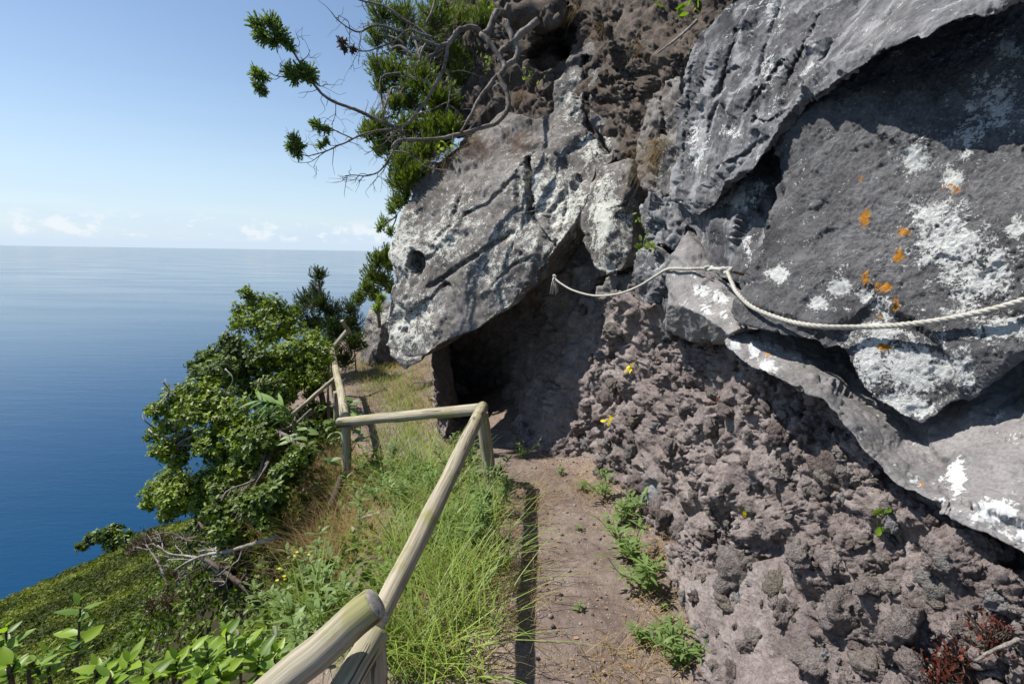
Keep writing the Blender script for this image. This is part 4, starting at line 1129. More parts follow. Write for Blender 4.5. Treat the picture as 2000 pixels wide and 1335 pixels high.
def woody(name, label, cat, root, joints, clusters, kind, leafmat, group=None, trunk_r=0.05, barkmat='bark', leaf=0.055, dens=1.0, extra=None):
    """tree or shrub > trunk, crown.  joints: points on the trunk; clusters: (px, py, d, radius_px)"""
    T_ = empty(name, root); tag(T_, label, cat, group)
    gw, gl = Geo(), Geo()
    tr = catmull([np.asarray(root)] + [np.asarray(j) for j in joints], 8)
    limb(gw, tr, trunk_r, trunk_r * 0.45, 9, 0.25, 5)
    for (px, py, d, rp_) in clusters:
        rp_ = rp_ * 0.96
        c = P(px, py, d + RNG.uniform(-0.25, 0.25)); R = rp_ * d / FPX
        k = np.argmin(np.linalg.norm(tr - c, axis=1) + 0.3 * np.abs(np.arange(len(tr)) - len(tr)) / len(tr))
        base = tr[k]
        mb = wiggle(base, c - np.array([0, 0, R * 0.25]), 0.09, 5)
        limb(gw, mb, max(0.010, trunk_r * 0.42), 0.007, 6, 0.2, 3)
        area = (rp_ / 45.0) ** 2
        if kind == 'rosette':
            n = int(280 * dens * area) + 18
            tips, u = cluster_points(c, R, n)
            for q in tips[:: 5]:
                b = mb[int(len(mb) * RNG.uniform(0.55, 0.98))]
                limb(gw, wiggle(b, q, 0.08, 3, 2), 0.0045, 0.002, 3)
            rosettes(gl, tips, u, leaf, 7, LEAF8 if d < 9 else LEAF2)
        else:
            n = int(300 * dens * area) + 24
            tips, u = cluster_points(c, R, n, 0.4, 1.0)
            dirs = unit(u * 0.8 + np.array([0, 0, 0.75]) + 0.25 * rdir(n))
            for q in tips[:: 5]:
                b = mb[int(len(mb) * RNG.uniform(0.55, 0.98))]
                limb(gw, wiggle(b, q, 0.06, 3, 2), 0.004, 0.0015, 3)
            if kind == 'plume': shoots(gl, tips, dirs, 0.12, 12, leaf * 1.15, NEEDLE, 0.45)
            else: shoots(gl, tips, dirs, 0.09, 12, leaf, SCALE, 0.5)
    if extra: extra(gw, gl)
    gw.build('trunk', MATS[barkmat], T_)
    gl.build('crown', MATS[leafmat], T_)['kind'] = 'stuff'
    return T_

# ------------------------------------------------------------------ shrubs and trees on the slope
def slope_root(px, py, d):
    p = P(px, py, d); return np.array([p[0], p[1], gz(p[0], p[1]) - 0.15])
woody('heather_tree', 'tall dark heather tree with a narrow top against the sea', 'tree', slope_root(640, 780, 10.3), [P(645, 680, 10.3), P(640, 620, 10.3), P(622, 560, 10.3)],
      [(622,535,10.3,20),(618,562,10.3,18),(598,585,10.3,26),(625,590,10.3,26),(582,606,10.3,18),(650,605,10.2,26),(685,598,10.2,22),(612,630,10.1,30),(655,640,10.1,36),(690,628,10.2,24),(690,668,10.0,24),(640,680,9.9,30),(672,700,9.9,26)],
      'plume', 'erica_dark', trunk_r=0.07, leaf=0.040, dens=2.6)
woody('cheesewood_tree', 'yellow-green cheesewood tree, topmost of the leafy ones left of the heather', 'tree', slope_root(610, 800, 8.2), [P(600, 700, 8.2), P(570, 665, 8.2), P(520, 640, 8.2), P(485, 590, 8.2)],
      [(482,572,8.2,16),(502,590,8.1,24),(535,598,8.1,28),(566,612,8.2,22),(474,606,8.2,22),(500,628,8.0,32),(545,638,8.0,32),(462,632,8.2,18),(578,640,8.2,20),(520,660,8.0,26)],
      'rosette', 'pitto', trunk_r=0.055, leaf=0.055, dens=0.9)
woody('broad_shrub', 'broad bright shrub behind the far rail, below the heather tree', 'shrub', slope_root(640, 820, 7.4), [P(620, 740, 7.4), P(590, 700, 7.4)],
      [(610,662,7.6,28),(575,690,7.4,40),(625,690,7.4,34),(540,705,7.4,40),(600,725,7.2,44),(560,745,7.2,44),(612,740,7.2,26)],
      'rosette', 'pitto', trunk_r=0.05, leaf=0.05, dens=1.1)
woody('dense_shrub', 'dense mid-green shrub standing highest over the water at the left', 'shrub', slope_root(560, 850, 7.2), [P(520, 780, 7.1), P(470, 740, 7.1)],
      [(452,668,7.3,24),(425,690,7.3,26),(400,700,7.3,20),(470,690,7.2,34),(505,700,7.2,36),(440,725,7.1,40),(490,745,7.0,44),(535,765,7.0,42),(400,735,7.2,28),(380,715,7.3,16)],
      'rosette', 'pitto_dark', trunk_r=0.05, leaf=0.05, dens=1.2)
def bare(gw, gl):
    for a in [((300,800),(330,765),(322,740)), ((310,820),(345,820),(390,815),(430,830)), ((320,870),(380,868),(430,855),(470,838)), ((300,835),(282,820),(278,808)), ((420,900),(470,895),(520,880)), ((318,745),(330,760),(345,775)), ((440,720),(455,740),(440,770)), ((290,838),(310,850),(360,850))]:
        c = catmull([P(x, y, 6.25 + RNG.uniform(-0.1, 0.1)) for x, y in a], 5); limb(gw, c, 0.010, 0.003, 5)
woody('gnarled_shrub', 'pale-twigged shrub jutting furthest left over the water', 'shrub', slope_root(560, 900, 6.6), [P(500, 840, 6.5), P(430, 810, 6.4), P(360, 800, 6.4)],
      [(395,762,6.5,36),(350,772,6.5,30),(320,800,6.5,28),(430,780,6.4,40),(380,805,6.3,36),(330,830,6.4,28),(300,850,6.5,18),(420,830,6.2,40),(360,860,6.3,34),(320,880,6.4,26),(465,805,6.3,40),(410,875,6.2,36),(300,800,6.6,14),(470,855,6.1,36),(350,895,6.4,26)],
      'rosette', 'pitto', trunk_r=0.06, leaf=0.048, dens=0.85, barkmat='deadwood', extra=bare)
woody('rounded_shrub', 'rounded bright green shrub at the lower left, just above the bare branches', 'shrub', slope_root(520, 1010, 6.0), [P(470, 1000, 6.2), P(420, 985, 6.4), P(370, 975, 6.6)],
      [(340,935,6.8,34),(310,960,6.8,32),(290,985,6.8,16),(350,970,6.7,40),(385,950,6.6,40),(425,935,6.4,38),(330,1000,6.8,22),(460,925,6.2,32),(395,985,6.6,26)],
      'rosette', 'pitto', trunk_r=0.06, leaf=0.05, dens=1.1, barkmat='brownbark')
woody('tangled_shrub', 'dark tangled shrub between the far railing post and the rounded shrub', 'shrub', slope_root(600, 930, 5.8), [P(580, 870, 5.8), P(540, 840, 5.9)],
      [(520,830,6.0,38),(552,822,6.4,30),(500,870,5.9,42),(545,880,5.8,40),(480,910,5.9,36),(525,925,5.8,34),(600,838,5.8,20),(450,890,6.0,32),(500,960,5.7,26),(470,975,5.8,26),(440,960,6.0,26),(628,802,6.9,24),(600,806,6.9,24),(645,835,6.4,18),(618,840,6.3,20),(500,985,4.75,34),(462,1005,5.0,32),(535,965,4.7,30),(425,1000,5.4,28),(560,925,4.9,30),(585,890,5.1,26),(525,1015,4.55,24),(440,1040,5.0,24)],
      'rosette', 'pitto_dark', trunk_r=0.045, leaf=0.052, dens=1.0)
woody('low_bush', 'low feathery bush hugging the far rail', 'bush', slope_root(640, 800, 6.9), [P(640, 750, 6.9)],
      [(630,712,7.8,20),(634,738,7.4,22),(618,752,7.3,24),(604,770,7.2,20)], 'plume', 'erica', trunk_r=0.03, leaf=0.03, dens=1.4)
woody('leaning_tree', 'small tree leaning out from behind the lichened boulder above the sea', 'tree', P(742, 640, 9.3), [P(735, 590, 9.2), P(722, 560, 9.1)],
      [(755,492,9.2,18),(738,505,9.2,22),(760,515,9.3,18),(726,535,9.1,24),(750,545,9.2,22),(715,560,9.0,18),(700,580,9.0,16),(730,572,9.0,18),(765,560,9.3,16)], 'scale', 'erica', trunk_r=0.035, leaf=0.034, dens=2.6)
woody('spiky_bush', 'spiky green plant at the foot of the far boulder', 'bush', P(742, 625, 8.1), [P(740, 612, 8.0)], [(738,600,8.0,12),(745,580,8.1,10)], 'plume', 'grass', trunk_r=0.012, leaf=0.05, dens=1.2)
woody('far_bush', 'low green bush at the far end of the path', 'bush', slope_root(695, 700, 10.5), [P(692, 680, 10.5)], [(690,660,10.5,16),(700,650,10.6,14),(706,672,10.4,12)], 'rosette', 'pitto_dark', trunk_r=0.02, leaf=0.06, dens=1.2)
woody('heath_sprig', 'sparse bush on the rim of the hill over the sea', 'bush', P(260, 1085, 7.6), [P(230, 1060, 7.6), P(200, 1048, 7.7)], [(225,1035,7.6,16),(200,1045,7.6,14),(180,1052,7.6,12),(160,1068,7.7,9),(245,1050,7.5,16),(215,1060,7.5,14),(275,1055,7.4,18)],
      'rosette', 'pitto_dark', trunk_r=0.014, leaf=0.06, dens=0.7)
woody('withered_bush', 'withered brown bush among the bare branches', 'bush', P(330, 1150, 6.0), [P(310, 1100, 6.2), P(290, 1070, 6.4)], [(285,1050,6.5,26),(315,1055,6.4,26),(260,1065,6.6,20),(340,1120,6.0,20),(300,1180,5.6,26),(330,1175,5.5,22)],
      'plume', 'brownsprig', trunk_r=0.016, leaf=0.03, dens=0.5)
# heather hanging over the rock
woody('cliff_heather', 'bright green heather spilling over the edge above the overhanging boulder', 'shrub', P(900, 190, 6.9), [P(860, 160, 6.9), P(820, 120, 6.9)],
      [(745,22,7.2,34),(790,30,7.2,40),(850,30,7.2,44),(905,40,7.2,40),(735,70,7.2,26),(780,80,7.1,40),(840,90,7.1,44),(890,110,7.0,36),(735,125,7.1,26),(770,140,7.0,36),(820,150,6.9,40),(745,165,7.0,22),(800,195,6.8,34),(850,190,6.8,32),(770,200,6.9,24),
       (735,245,6.8,30),(715,255,6.9,20),(760,275,6.7,34),(800,250,6.7,36),(845,245,6.6,34),(740,285,6.8,22),(785,315,6.6,32),(815,300,6.6,30),(778,350,6.6,28),(800,345,6.5,26),(792,378,6.5,22),(772,392,6.6,18),(880,240,6.6,28),(842,285,6.55,30),(868,268,6.55,26),(822,330,6.5,24),(870,190,6.8,34),(900,150,6.9,34),(930,110,7.0,30),(940,40,7.1,34)],
      'plume', 'erica', trunk_r=0.06, leaf=0.042, dens=1.25)
woody('soft_heath', 'wispy blue-green heath sprig hanging left of the boulder top', 'bush', P(790, 395, 6.6), [P(775, 420, 6.6)], [(765,405,6.6,12),(750,430,6.7,14),(762,448,6.7,12),(742,440,6.7,8)], 'plume', 'juniper', trunk_r=0.010, leaf=0.034, dens=0.9)

# ------------------------------------------------------------------ the gnarled juniper over the path
jr = P(1040, 30, 6.35)
jun = empty('juniper_tree', jr); tag(jun, 'gnarled juniper with bare twisting branches reaching out over the sea', 'tree')
def traced(lst, dep):
    n = len(lst); d = np.linspace(dep[0], dep[1], n)
    return [P(x, y, dd) for (x, y), dd in zip(lst, d)]
gw = Geo()
limb(gw, catmull(traced([(1100,20),(1050,28),(1005,30),(985,24)], (6.3, 6.2)), 8), 0.20, 0.10, 14, 0.5, 4)
limb(gw, catmull(traced([(1065,25),(1080,45),(1095,30)], (6.1, 6.0)), 6), 0.10, 0.05, 10, 0.6, 6)
gw.build('trunk', MATS['brownbark'], jun)
BR = [([(985,26),(967,27),(954,60),(940,67),(927,53),(905,55),(890,66),(877,86)], (6.05, 5.45), .050, .034),
      ([(877,86),(858,90),(852,98)], (5.45, 5.40), .034, .026),
      ([(875,88),(868,130),(846,175),(812,224),(783,248),(745,255),(729,256),(702,266),(670,280),(639,296),(603,306)], (5.45, 5.15), .026, .007),
      ([(688,271),(668,262),(652,254),(636,246)], (5.25, 5.20), .010, .005),
      ([(790,262),(783,256),(765,246),(729,229),(697,216),(661,202),(630,184),(607,157),(585,121),(567,94),(553,80),(530,62)], (5.35, 5.00), .030, .008),
      ([(598,148),(580,150),(558,150),(540,148),(524,140)], (5.10, 5.05), .010, .004),
      ([(585,121),(600,108),(605,98)], (5.10, 5.08), .007, .003), ([(612,160),(625,168),(640,164)], (5.10, 5.08), .007, .003),
      ([(877,86),(850,88),(826,62),(797,44),(765,20),(730,8),(690,-4)], (5.45, 5.40), .026, .010),
      ([(862,92),(830,80),(801,72),(765,55),(729,50),(706,63),(684,56),(660,40),(645,22)], (5.40, 5.30), .026, .005),
      ([(706,63),(702,90),(700,126)], (5.30, 5.30), .007, .003), ([(684,56),(678,40),(660,30)], (5.30, 5.30), .006, .003),
      ([(845,74),(822,66),(797,60),(770,80),(743,92),(715,100),(690,96),(668,88)], (5.40, 5.30), .017, .005),
      ([(828,52),(842,28),(852,-4)], (5.40, 5.50), .018, .014), ([(805,62),(825,30),(838,8)], (5.40, 5.40), .009, .005),
      ([(985,40),(1003,80),(1008,112),(985,130)], (5.50, 5.40), .045, .04),
      ([(940,67),(967,99),(985,130),(975,150)], (5.45, 5.35), .036, .036),
      ([(972,148),(990,180),(991,215),(975,236),(954,246),(900,261),(846,272),(800,273),(776,276),(765,290)], (5.35, 5.00), .036, .016),
      ([(972,148),(952,172),(936,193),(925,215),(918,229),(900,259)], (5.35, 5.10), .028, .016),
      ([(776,276),(765,301),(742,333),(720,342),(690,342),(673,343)], (5.05, 5.00), .013, .004), ([(760,312),(745,338),(722,362)], (5.05, 5.00), .006, .002), ([(700,342),(690,352),(672,356)], (5.05, 5.00), .005, .002),
      ([(846,175),(830,160),(800,150),(775,148)], (5.40, 5.30), .010, .004), ([(812,224),(840,215),(868,200)], (5.30, 5.30), .010, .004), ([(868,130),(880,160),(878,195),(870,215)], (5.40, 5.30), .012, .006),
      ([(801,72),(796,100),(800,115)], (5.35, 5.30), .007, .003), ([(770,80),(760,100),(735,108),(715,115)], (5.35, 5.30), .008, .003), ([(657,202),(655,225),(648,245)], (5.20, 5.20), .006, .003),
      ([(783,250),(760,270),(735,290),(712,303)], (5.25, 5.20), .009, .003), ([(765,295),(800,300),(830,325),(870,335)], (5.10, 5.00), .010, .004), ([(900,259),(920,250),(960,200)], (5.10, 5.30), .010, .006),
      ([(880,140),(910,140),(950,155)], (5.35, 5.40), .007, .003), ([(855,92),(840,115),(812,130),(790,128)], (5.40, 5.30), .010, .004), ([(700,100),(690,120),(692,140)], (5.30, 5.30), .004, .002),
      ([(603,306),(585,300),(572,290)], (5.15, 5.12), .007, .003), ([(639,296),(610,315),(585,318)], (5.15, 5.12), .006, .003), ([(1050,40),(1010,75),(980,100),(975,120)], (5.50, 5.40), .05, .03)]
for lst, dep, r0, r1 in BR:
    gb = Geo(); c = catmull(traced(lst, dep), 7)
    c = c + 0.012 * np.stack([perlin(c * 6, 1), perlin(c * 6, 2), perlin(c * 6, 3)], 1)
    limb(gb, c, r0 * 0.78, r1 * 0.78, 8, 0.35, 3)
    for k in range(3, len(c) - 2, 3):                    # fine dead twigs
        if r1 > 0.012 and RNG.uniform() < 0.55: continue
        t = c[min(k + 1, len(c) - 1)] - c[k - 1]
        dv = unit(unit(t) * 0.6 + rdir(1)[0] * 0.9); q = c[k]
        L = RNG.uniform(0.05, 0.30)
        limb(gb, wiggle(q, q + dv * L, 0.12, 4, 3), min(0.004, r0 * 0.4), 0.0012, 4)
        if RNG.uniform() < 0.6: limb(gb, wiggle(q + dv * L * 0.5, q + dv * L * 0.5 + unit(dv + rdir(1)[0] * 0.8) * L * 0.6, 0.1, 3, 3), 0.0022, 0.001, 4)
    gb.build('branch', MATS['bark'], jun)
def tufts(lst, mat, size=0.034, dens=1.0):
    for px, py, d, rp_, ax, ay in lst:
        gl, c, R = Geo(), P(px, py, d), rp_ * d / FPX
        n = int(60 * dens * (rp_ / 22) ** 2) + 12
        tips, u = cluster_points(c, R, n, 0.3, 1.0)
        droop = unit(u + 0.5 * (ax * CAM_R + ay * CAM_U) + 0.15 * rdir(n))
        shoots(gl, tips, droop, 0.07, 16, size, SCALE, 0.5)
        for q in tips[::2]: limb(gl, np.array([c, (c + q) / 2 + RNG.normal(0, .006, 3), q]), 0.003, 0.0015, 3)
        gl.build('foliage', MATS[mat], jun)['kind'] = 'stuff'
tufts([(500,48,5.00,20,-1,.6),(528,42,5.00,20,0,1),(545,62,5.00,20,.4,.8),(510,70,5.00,20,-1,0),(556,80,5.02,16,.8,0),(535,82,5.00,16,-.5,-.6),(568,92,5.02,12,0,0),(500,142,5.05,16,-.6,.6),(512,150,5.05,14,-.5,0),(505,172,5.05,14,0,-1),(516,180,5.05,9,.2,-1),
       (566,138,5.10,18,-.4,.6),(586,136,5.10,18,.2,.8),(604,142,5.10,18,.6,.4),(572,154,5.10,16,-.4,-.6),(612,156,5.10,14,.8,-.6),(595,152,5.10,14,0,-.5),(622,246,5.20,14,-.4,.4),(638,252,5.20,12,.4,0),(612,240,5.20,10,-.8,.4),
       (575,272,5.12,16,-.4,.8),(585,285,5.12,16,.4,.4),(566,288,5.12,14,-1,0),(580,302,5.12,12,0,-1),(626,284,5.15,10,-.6,.2),(638,276,5.15,7,.5,.5)], 'juniper', 0.026, 2.0)
tufts([(666,82,5.30,12,-.8,-.2),(672,96,5.30,10,-.3,-.8),(690,98,5.30,9,.3,-.5)], 'brownsprig', 0.03, 0.7)
# ------------------------------------------------------------------ dead wood on the slope
def deadwood(name, label, lst, dep, r0, r1, twigs=4, mat='deadwood'):
    T_ = empty(name, P(lst[0][0], lst[0][1], dep[0])); tag(T_, label, 'branch')
    gb = Geo(); c = catmull(traced(lst, dep), 8); limb(gb, c, r0, r1, 9, 0.4, 8)
    gb.build('limb', MATS[mat], T_)
    for k in range(twigs):
        q = c[int(len(c) * (0.35 + 0.6 * k / max(1, twigs)))]; dv = unit(unit(c[-1] - c[-6]) + 0.7 * rdir(1)[0]); L = RNG.uniform(0.15, 0.4)
        gt = Geo(); w = wiggle(q, q + dv * L, 0.12, 5, 4); limb(gt, w, r1 * 1.4, 0.002, 5)
        for j in range(3):
            a = w[int(len(w) * RNG.uniform(0.3, 0.8))]; limb(gt, wiggle(a, a + unit(dv + rdir(1)[0]) * L * 0.5, 0.1, 4, 3), r1 * 0.7, 0.0015, 4)
        gt.build('twig', MATS[mat], T_)
deadwood('dead_branch', 'bleached bare branch sticking out left from the dry grass', [(545,1046),(520,1055),(480,1066),(440,1077),(405,1082),(370,1095),(343,1112)], (4.7, 4.9), 0.024, 0.008, 7)
deadwood('dead_branch', 'forked bare branch at the left end of the bleached one', [(430,1120),(395,1092),(365,1085),(330,1080),(308,1064)], (5.0, 5.3), 0.016, 0.005, 6)
deadwood('fallen_limb', 'brown fallen limb slanting down behind the weeds', [(390,1085),(430,1110),(470,1140),(500,1170)], (5.1, 4.4), 0.022, 0.02, 3, 'brownbark')
deadwood('old_trunk', 'dark leaning trunk in the shade under the tangled shrub', [(430,1145),(450,1110),(480,1060),(510,1010),(530,970)], (4.9, 5.4), 0.075, 0.05, 3, 'brownbark')
deadwood('crooked_limb', 'crooked dark limb below the rounded shrub', [(520,1020),(470,1010),(420,1030),(380,1050),(345,1050)], (5.4, 6.2), 0.035, 0.016, 4, 'brownbark')
deadwood('dead_branch', 'thin bare branch crossing below the rounded shrub', [(520,1085),(470,1100),(420,1098),(370,1120),(330,1150)], (4.9, 5.2), 0.014, 0.004, 4, 'brownbark')
deadwood('dead_branch', 'bare branch arching over the withered bush', [(420,1060),(370,1055),(330,1040),(290,1050),(255,1075)], (5.6, 6.2), 0.016, 0.004, 4, 'brownbark')
deadwood('grey_stick', 'short grey stick lying in the grass left of the slanting rail', [(745,1000),(720,1008),(700,1014)], (4.0, 4.1), 0.014, 0.012, 1)

# ------------------------------------------------------------------ grass and weeds
def ground_pts(n, blobs_, xr, yr, pathmin=-9, pathmax=9):
    """random ground spots whose density follows ellipses placed in the photo"""
    out = []
    tot = 0
    while tot < n:
        x = RNG.uniform(*xr, 20000); y = RNG.uniform(*yr, 20000)
        z = ground_z(x, y, False)
        px, py, d = proj(np.stack([x, y, z], 1))
        w = blobs(px, py, blobs_)
        s_, _ = path_coords(x, y)
        k = (RNG.uniform(0, 1, 20000) < w) & (s_ > pathmin) & (s_ < pathmax)
        out.append(np.stack([x[k], y[k]], 1)); tot += k.sum()
    q = np.concatenate(out)[:n]
    return np.stack([q[:, 0], q[:, 1], ground_z(q[:, 0], q[:, 1])], 1)
def blades(g, pos, length, width, lean=0.45, droop=0.5, rnd=None, seg=4):
    n = len(pos)
    L = length * RNG.uniform(0.5, 1.3, n); a = RNG.uniform(0, 2 * math.pi, n)
    h = np.stack([np.cos(a), np.sin(a), np.zeros(n)], 1); le = lean * RNG.uniform(0.2, 1.6, n); dr = droop * RNG.uniform(0.3, 1.5, n)
    side = np.stack([-np.sin(a), np.cos(a), np.zeros(n)], 1)
    r = np.clip(RNG.normal(0.5, 0.25, n), 0, 1) if rnd is None else rnd
    rows = []
    for k in range(seg):
        t = k / seg
        c = pos + h * (L * (le * t + dr * t * t))[:, None] + np.array([0, 0, 1.0]) * (L * (t - 0.45 * dr * t * t))[:, None]
        w = (width * (1 - t ** 1.6) * RNG.uniform(0.9, 1.1, n))[:, None] / 2
        rows += [c - side * w, c + side * w]
    t = 1.0
    rows.append(pos + h * (L * (le + dr))[:, None] + np.array([0, 0, 1.0]) * (L * (1 - 0.45 * dr))[:, None])
    V = np.stack(rows, 1); m = 2 * seg + 1
    f = []
    for k in range(seg - 1): f += [(2 * k, 2 * k + 1, 2 * k + 3), (2 * k, 2 * k + 3, 2 * k + 2)]
    f.append((2 * seg - 2, 2 * seg - 1, 2 * seg))
    F = (np.array(f)[None] + (np.arange(n) * m)[:, None, None]).reshape(-1, 3)
    g.add(V.reshape(-1, 3), F, np.repeat(r, m))
g = Geo()
near_green = [(860,1230,90,110,1.0),(800,1120,60,70,.7),(930,1120,60,80,.7),(760,1290,60,60,.6),(890,1010,80,60,.5),(820,950,80,50,.45),(640,1240,70,50,.35)]
pts = ground_pts(200, near_green, (-1.6, 0.25), (1.2, 5.0), 0.38)
pts = np.repeat(pts, 13, 0) + np.concatenate([RNG.normal(0, 0.03, (200 * 13, 2)), np.zeros((200 * 13, 1))], 1)
hgt = np.repeat(RNG.uniform(0.5, 1.4, 200), 13)
blades(g, pts, 0.32 * hgt, 0.0075, 0.5, 0.75, rnd=np.clip(np.repeat(RNG.normal(0.45, 0.25, 200), 13) + RNG.normal(0, .12, 200 * 13), 0, 1))
pts = ground_pts(700, near_green, (-1.6, 0.25), (1.2, 5.0), 0.32)
blades(g, pts, 0.12, 0.0050, 0.35, 0.5)
pts = ground_pts(2600, [(790,800,50,50,.9),(800,850,60,30,.9),(770,760,60,40,.6),(740,720,50,30,.5),(840,870,50,30,.5),(780,890,50,30,.8)], (-3.6, -0.2), (4.8, 11), -2.0)
blades(g, pts, 0.17, 0.007, 0.35, 0.5)
tag(g.build('grass', MATS['grass'], None), 'fresh green grass between the railing and the earth path', 'grass', kind='stuff')
g = Geo()
pts = ground_pts(3600, [(640,960,70,70,1.0),(600,1040,80,70,1.0),(680,1060,50,60,.9),(560,1100,60,50,.6),(660,900,40,40,.6),(720,1040,30,50,.5),(640,1110,50,30,.8)], (-3.6, -0.5), (1.8, 6.0), 0.5)
blades(g, pts, 0.34, 0.0035, 0.5, 0.6)
pts = ground_pts(2600, [(740,730,60,30,1.0),(790,760,50,40,1.0),(820,800,40,40,.8),(720,800,30,60,.35),(830,720,30,20,.6),(760,705,60,24,1.0),(745,716,40,20,1.0),(740,704,30,12,1.0)], (-4.6, -0.4), (5.0, 12), -2.5)
blades(g, pts, 0.20, 0.006, 0.5, 0.7)
pts = ground_pts(1300, near_green + [(700,960,40,60,.8)], (-1.7, 0.25), (1.2, 5.4), 0.34)
blades(g, pts, 0.24, 0.0035, 0.4, 0.5)
pts = ground_pts(2600, [(1290,1120,60,90,.5),(1230,1300,90,60,.45),(1000,1150,50,120,.6),(1010,980,60,40,.5),(1150,950,40,40,.3),(870,880,50,30,.4),(1340,1250,50,80,.4)], (-0.9, 1.2), (1.2, 5.5))
blades(g, pts, 0.07, 0.003, 1.6, 0.3)
tag(g.build('dry_grass', MATS['dry'], None), 'straw-coloured dry grass on the slope and path edges', 'grass', kind='stuff')
# leafy ground cover over the steep slope
g = Geo()
pts = ground_pts(2400, [(300,1250,150,90,.9),(470,1070,90,60,1.0),(420,1140,80,60,1.0),(560,1000,90,120,.8),(620,880,60,60,.9),(520,1150,80,80,.9),(600,1200,90,60,.9),(480,1260,90,60,.9),(700,1120,40,40,.3),(660,820,30,60,.6),(650,870,40,40,.7),(620,940,50,50,.5),(720,930,30,40,.6),(420,1150,80,80,.9)], (-5.5, -0.5), (0.8, 7.5), 0.55)
rosettes(g, pts + np.stack([np.zeros(len(pts)), np.zeros(len(pts)), RNG.uniform(0.02, 0.22, len(pts))], 1), rdir(len(pts)), 0.055, 6, LEAF8, lift=1.0)
tag(g.build('ground_cover', MATS['pitto_dark'], None), 'mixed leafy ground cover on the steep slope', 'undergrowth', kind='stuff')

def weed(p, h, label, group, nleaf=26, leaf=0.075, mat='weed', lean=0.25, proto=NARROW, name='leafy_weed', wid=1.0, cat='weed', stems=1):
    T_ = empty(name, p); tag(T_, label, cat, group)
    gs_, gl = Geo(), Geo()
    for _ in range(stems):
        tip = p + np.array([RNG.normal(0, lean), RNG.normal(0, lean), 1.0]) * h * RNG.uniform(0.75, 1.1)
        c = wiggle(p, tip, 0.05, 4, 5); limb(gs_, c, 0.0035, 0.0015, 5)
        t = np.sort(RNG.uniform(0.15, 1.0, nleaf)); q = c[(t * (len(c) - 1)).astype(int)]
        a = np.arange(nleaf) * 2.4 + RNG.uniform(0, 0.8, nleaf)
        dv = unit(np.stack([np.cos(a), np.sin(a), RNG.uniform(0.1, 0.8, nleaf)], 1))
        scatter(gl, proto, q, dv, np.tile([0, 0, 1.0], (nleaf, 1)), leaf * RNG.uniform(0.6, 1.25, nleaf), np.clip(RNG.normal(0.5, 0.2, nleaf), 0, 1), wid)
    gs_.build('stem', MATS['weed'], T_); gl.build('foliage', MATS[mat], T_)['kind'] = 'stuff'
    return T_
wp = ground_pts(62, [(800,960,90,50,1.0),(880,920,70,50,1.0),(960,980,30,60,.8),(760,900,50,50,.9),(900,1060,80,70,.7),(820,1060,60,60,.6),(730,940,30,40,.6)], (-1.7, 0.05), (2.0, 5.2), 0.28)
for p in wp: weed(p, RNG.uniform(0.16, 0.34), 'narrow-leaved green weed crowding between the slanting rail and the path', 'weeds between the slanting rail and the path', stems=2)
wp = ground_pts(26, [(560,1190,80,40,1.0),(640,1170,60,40,1.0),(500,1220,60,40,.9),(600,1260,70,40,.8)], (-2.6, -0.5), (1.0, 4.0), 0.6)
for p in wp: weed(p, RNG.uniform(0.2, 0.42), 'lance-leaved weed on the slope left of the near rail', 'weeds left of the near rail', nleaf=20, leaf=0.085, lean=0.3, wid=1.4)
for (px, py, z_, hh, st, lf, lab) in [(1022,908,-.36,.22,5,.05,'small bushy weed at the mouth of the hollow'), (1182,975,-.17,.20,5,.075,'arching weed growing against the foot of the blue-grey rock'),
                                (1215,1030,-.12,.20,6,.09,'tall narrow-leaved weed between path and scoria, farther of two'), (1232,1100,-.06,.20,7,.09,'big narrow-leaved weed clump between path and scoria'),
                                (1262,1155,-.03,.17,5,.085,'narrow-leaved weed at the near end of the clump by the scoria'), (1290,1235,0,.10,4,.05,'low weed near the bottom edge beside the path'), (1330,1290,0,.13,6,.06,'leafy weed at the bottom edge beside the scoria'),
                                (1255,1250,0,.09,4,.05,'small weed on the path edge near the bottom'), (1095,930,-.24,.06,3,.04,'tiny weed on the path below the hollow'), (1135,962,-.2,.06,3,.045,'tiny weed at the inner path edge')]:
    d = (1.65 - z_ ) / ((py - CY) / FPX * math.cos(PITCH) + math.sin(PITCH)); p = P(px, py, d); p[2] = gz(p[0], p[1])
    weed(p, hh, lab, None, nleaf=18, leaf=lf, stems=st, lean=0.5)
# bright seedlings scattered on the path edge
for k, (px, py) in enumerate([(1330,1150),(1355,1190),(1385,1215),(1345,1195),(1130,1010),(1130,1185),(1300,1180)]):
    d = 1.65 / ((py - CY) / FPX * math.cos(PITCH) + math.sin(PITCH)); p = P(px, py, d); p[2] = gz(p[0], p[1])
    weed(p, 0.03, 'tiny green seedling beside the path under the scoria', 'seedlings on the path edge', nleaf=8, leaf=0.035, proto=LEAF8, name='seedling', cat='seedling', wid=0.8)
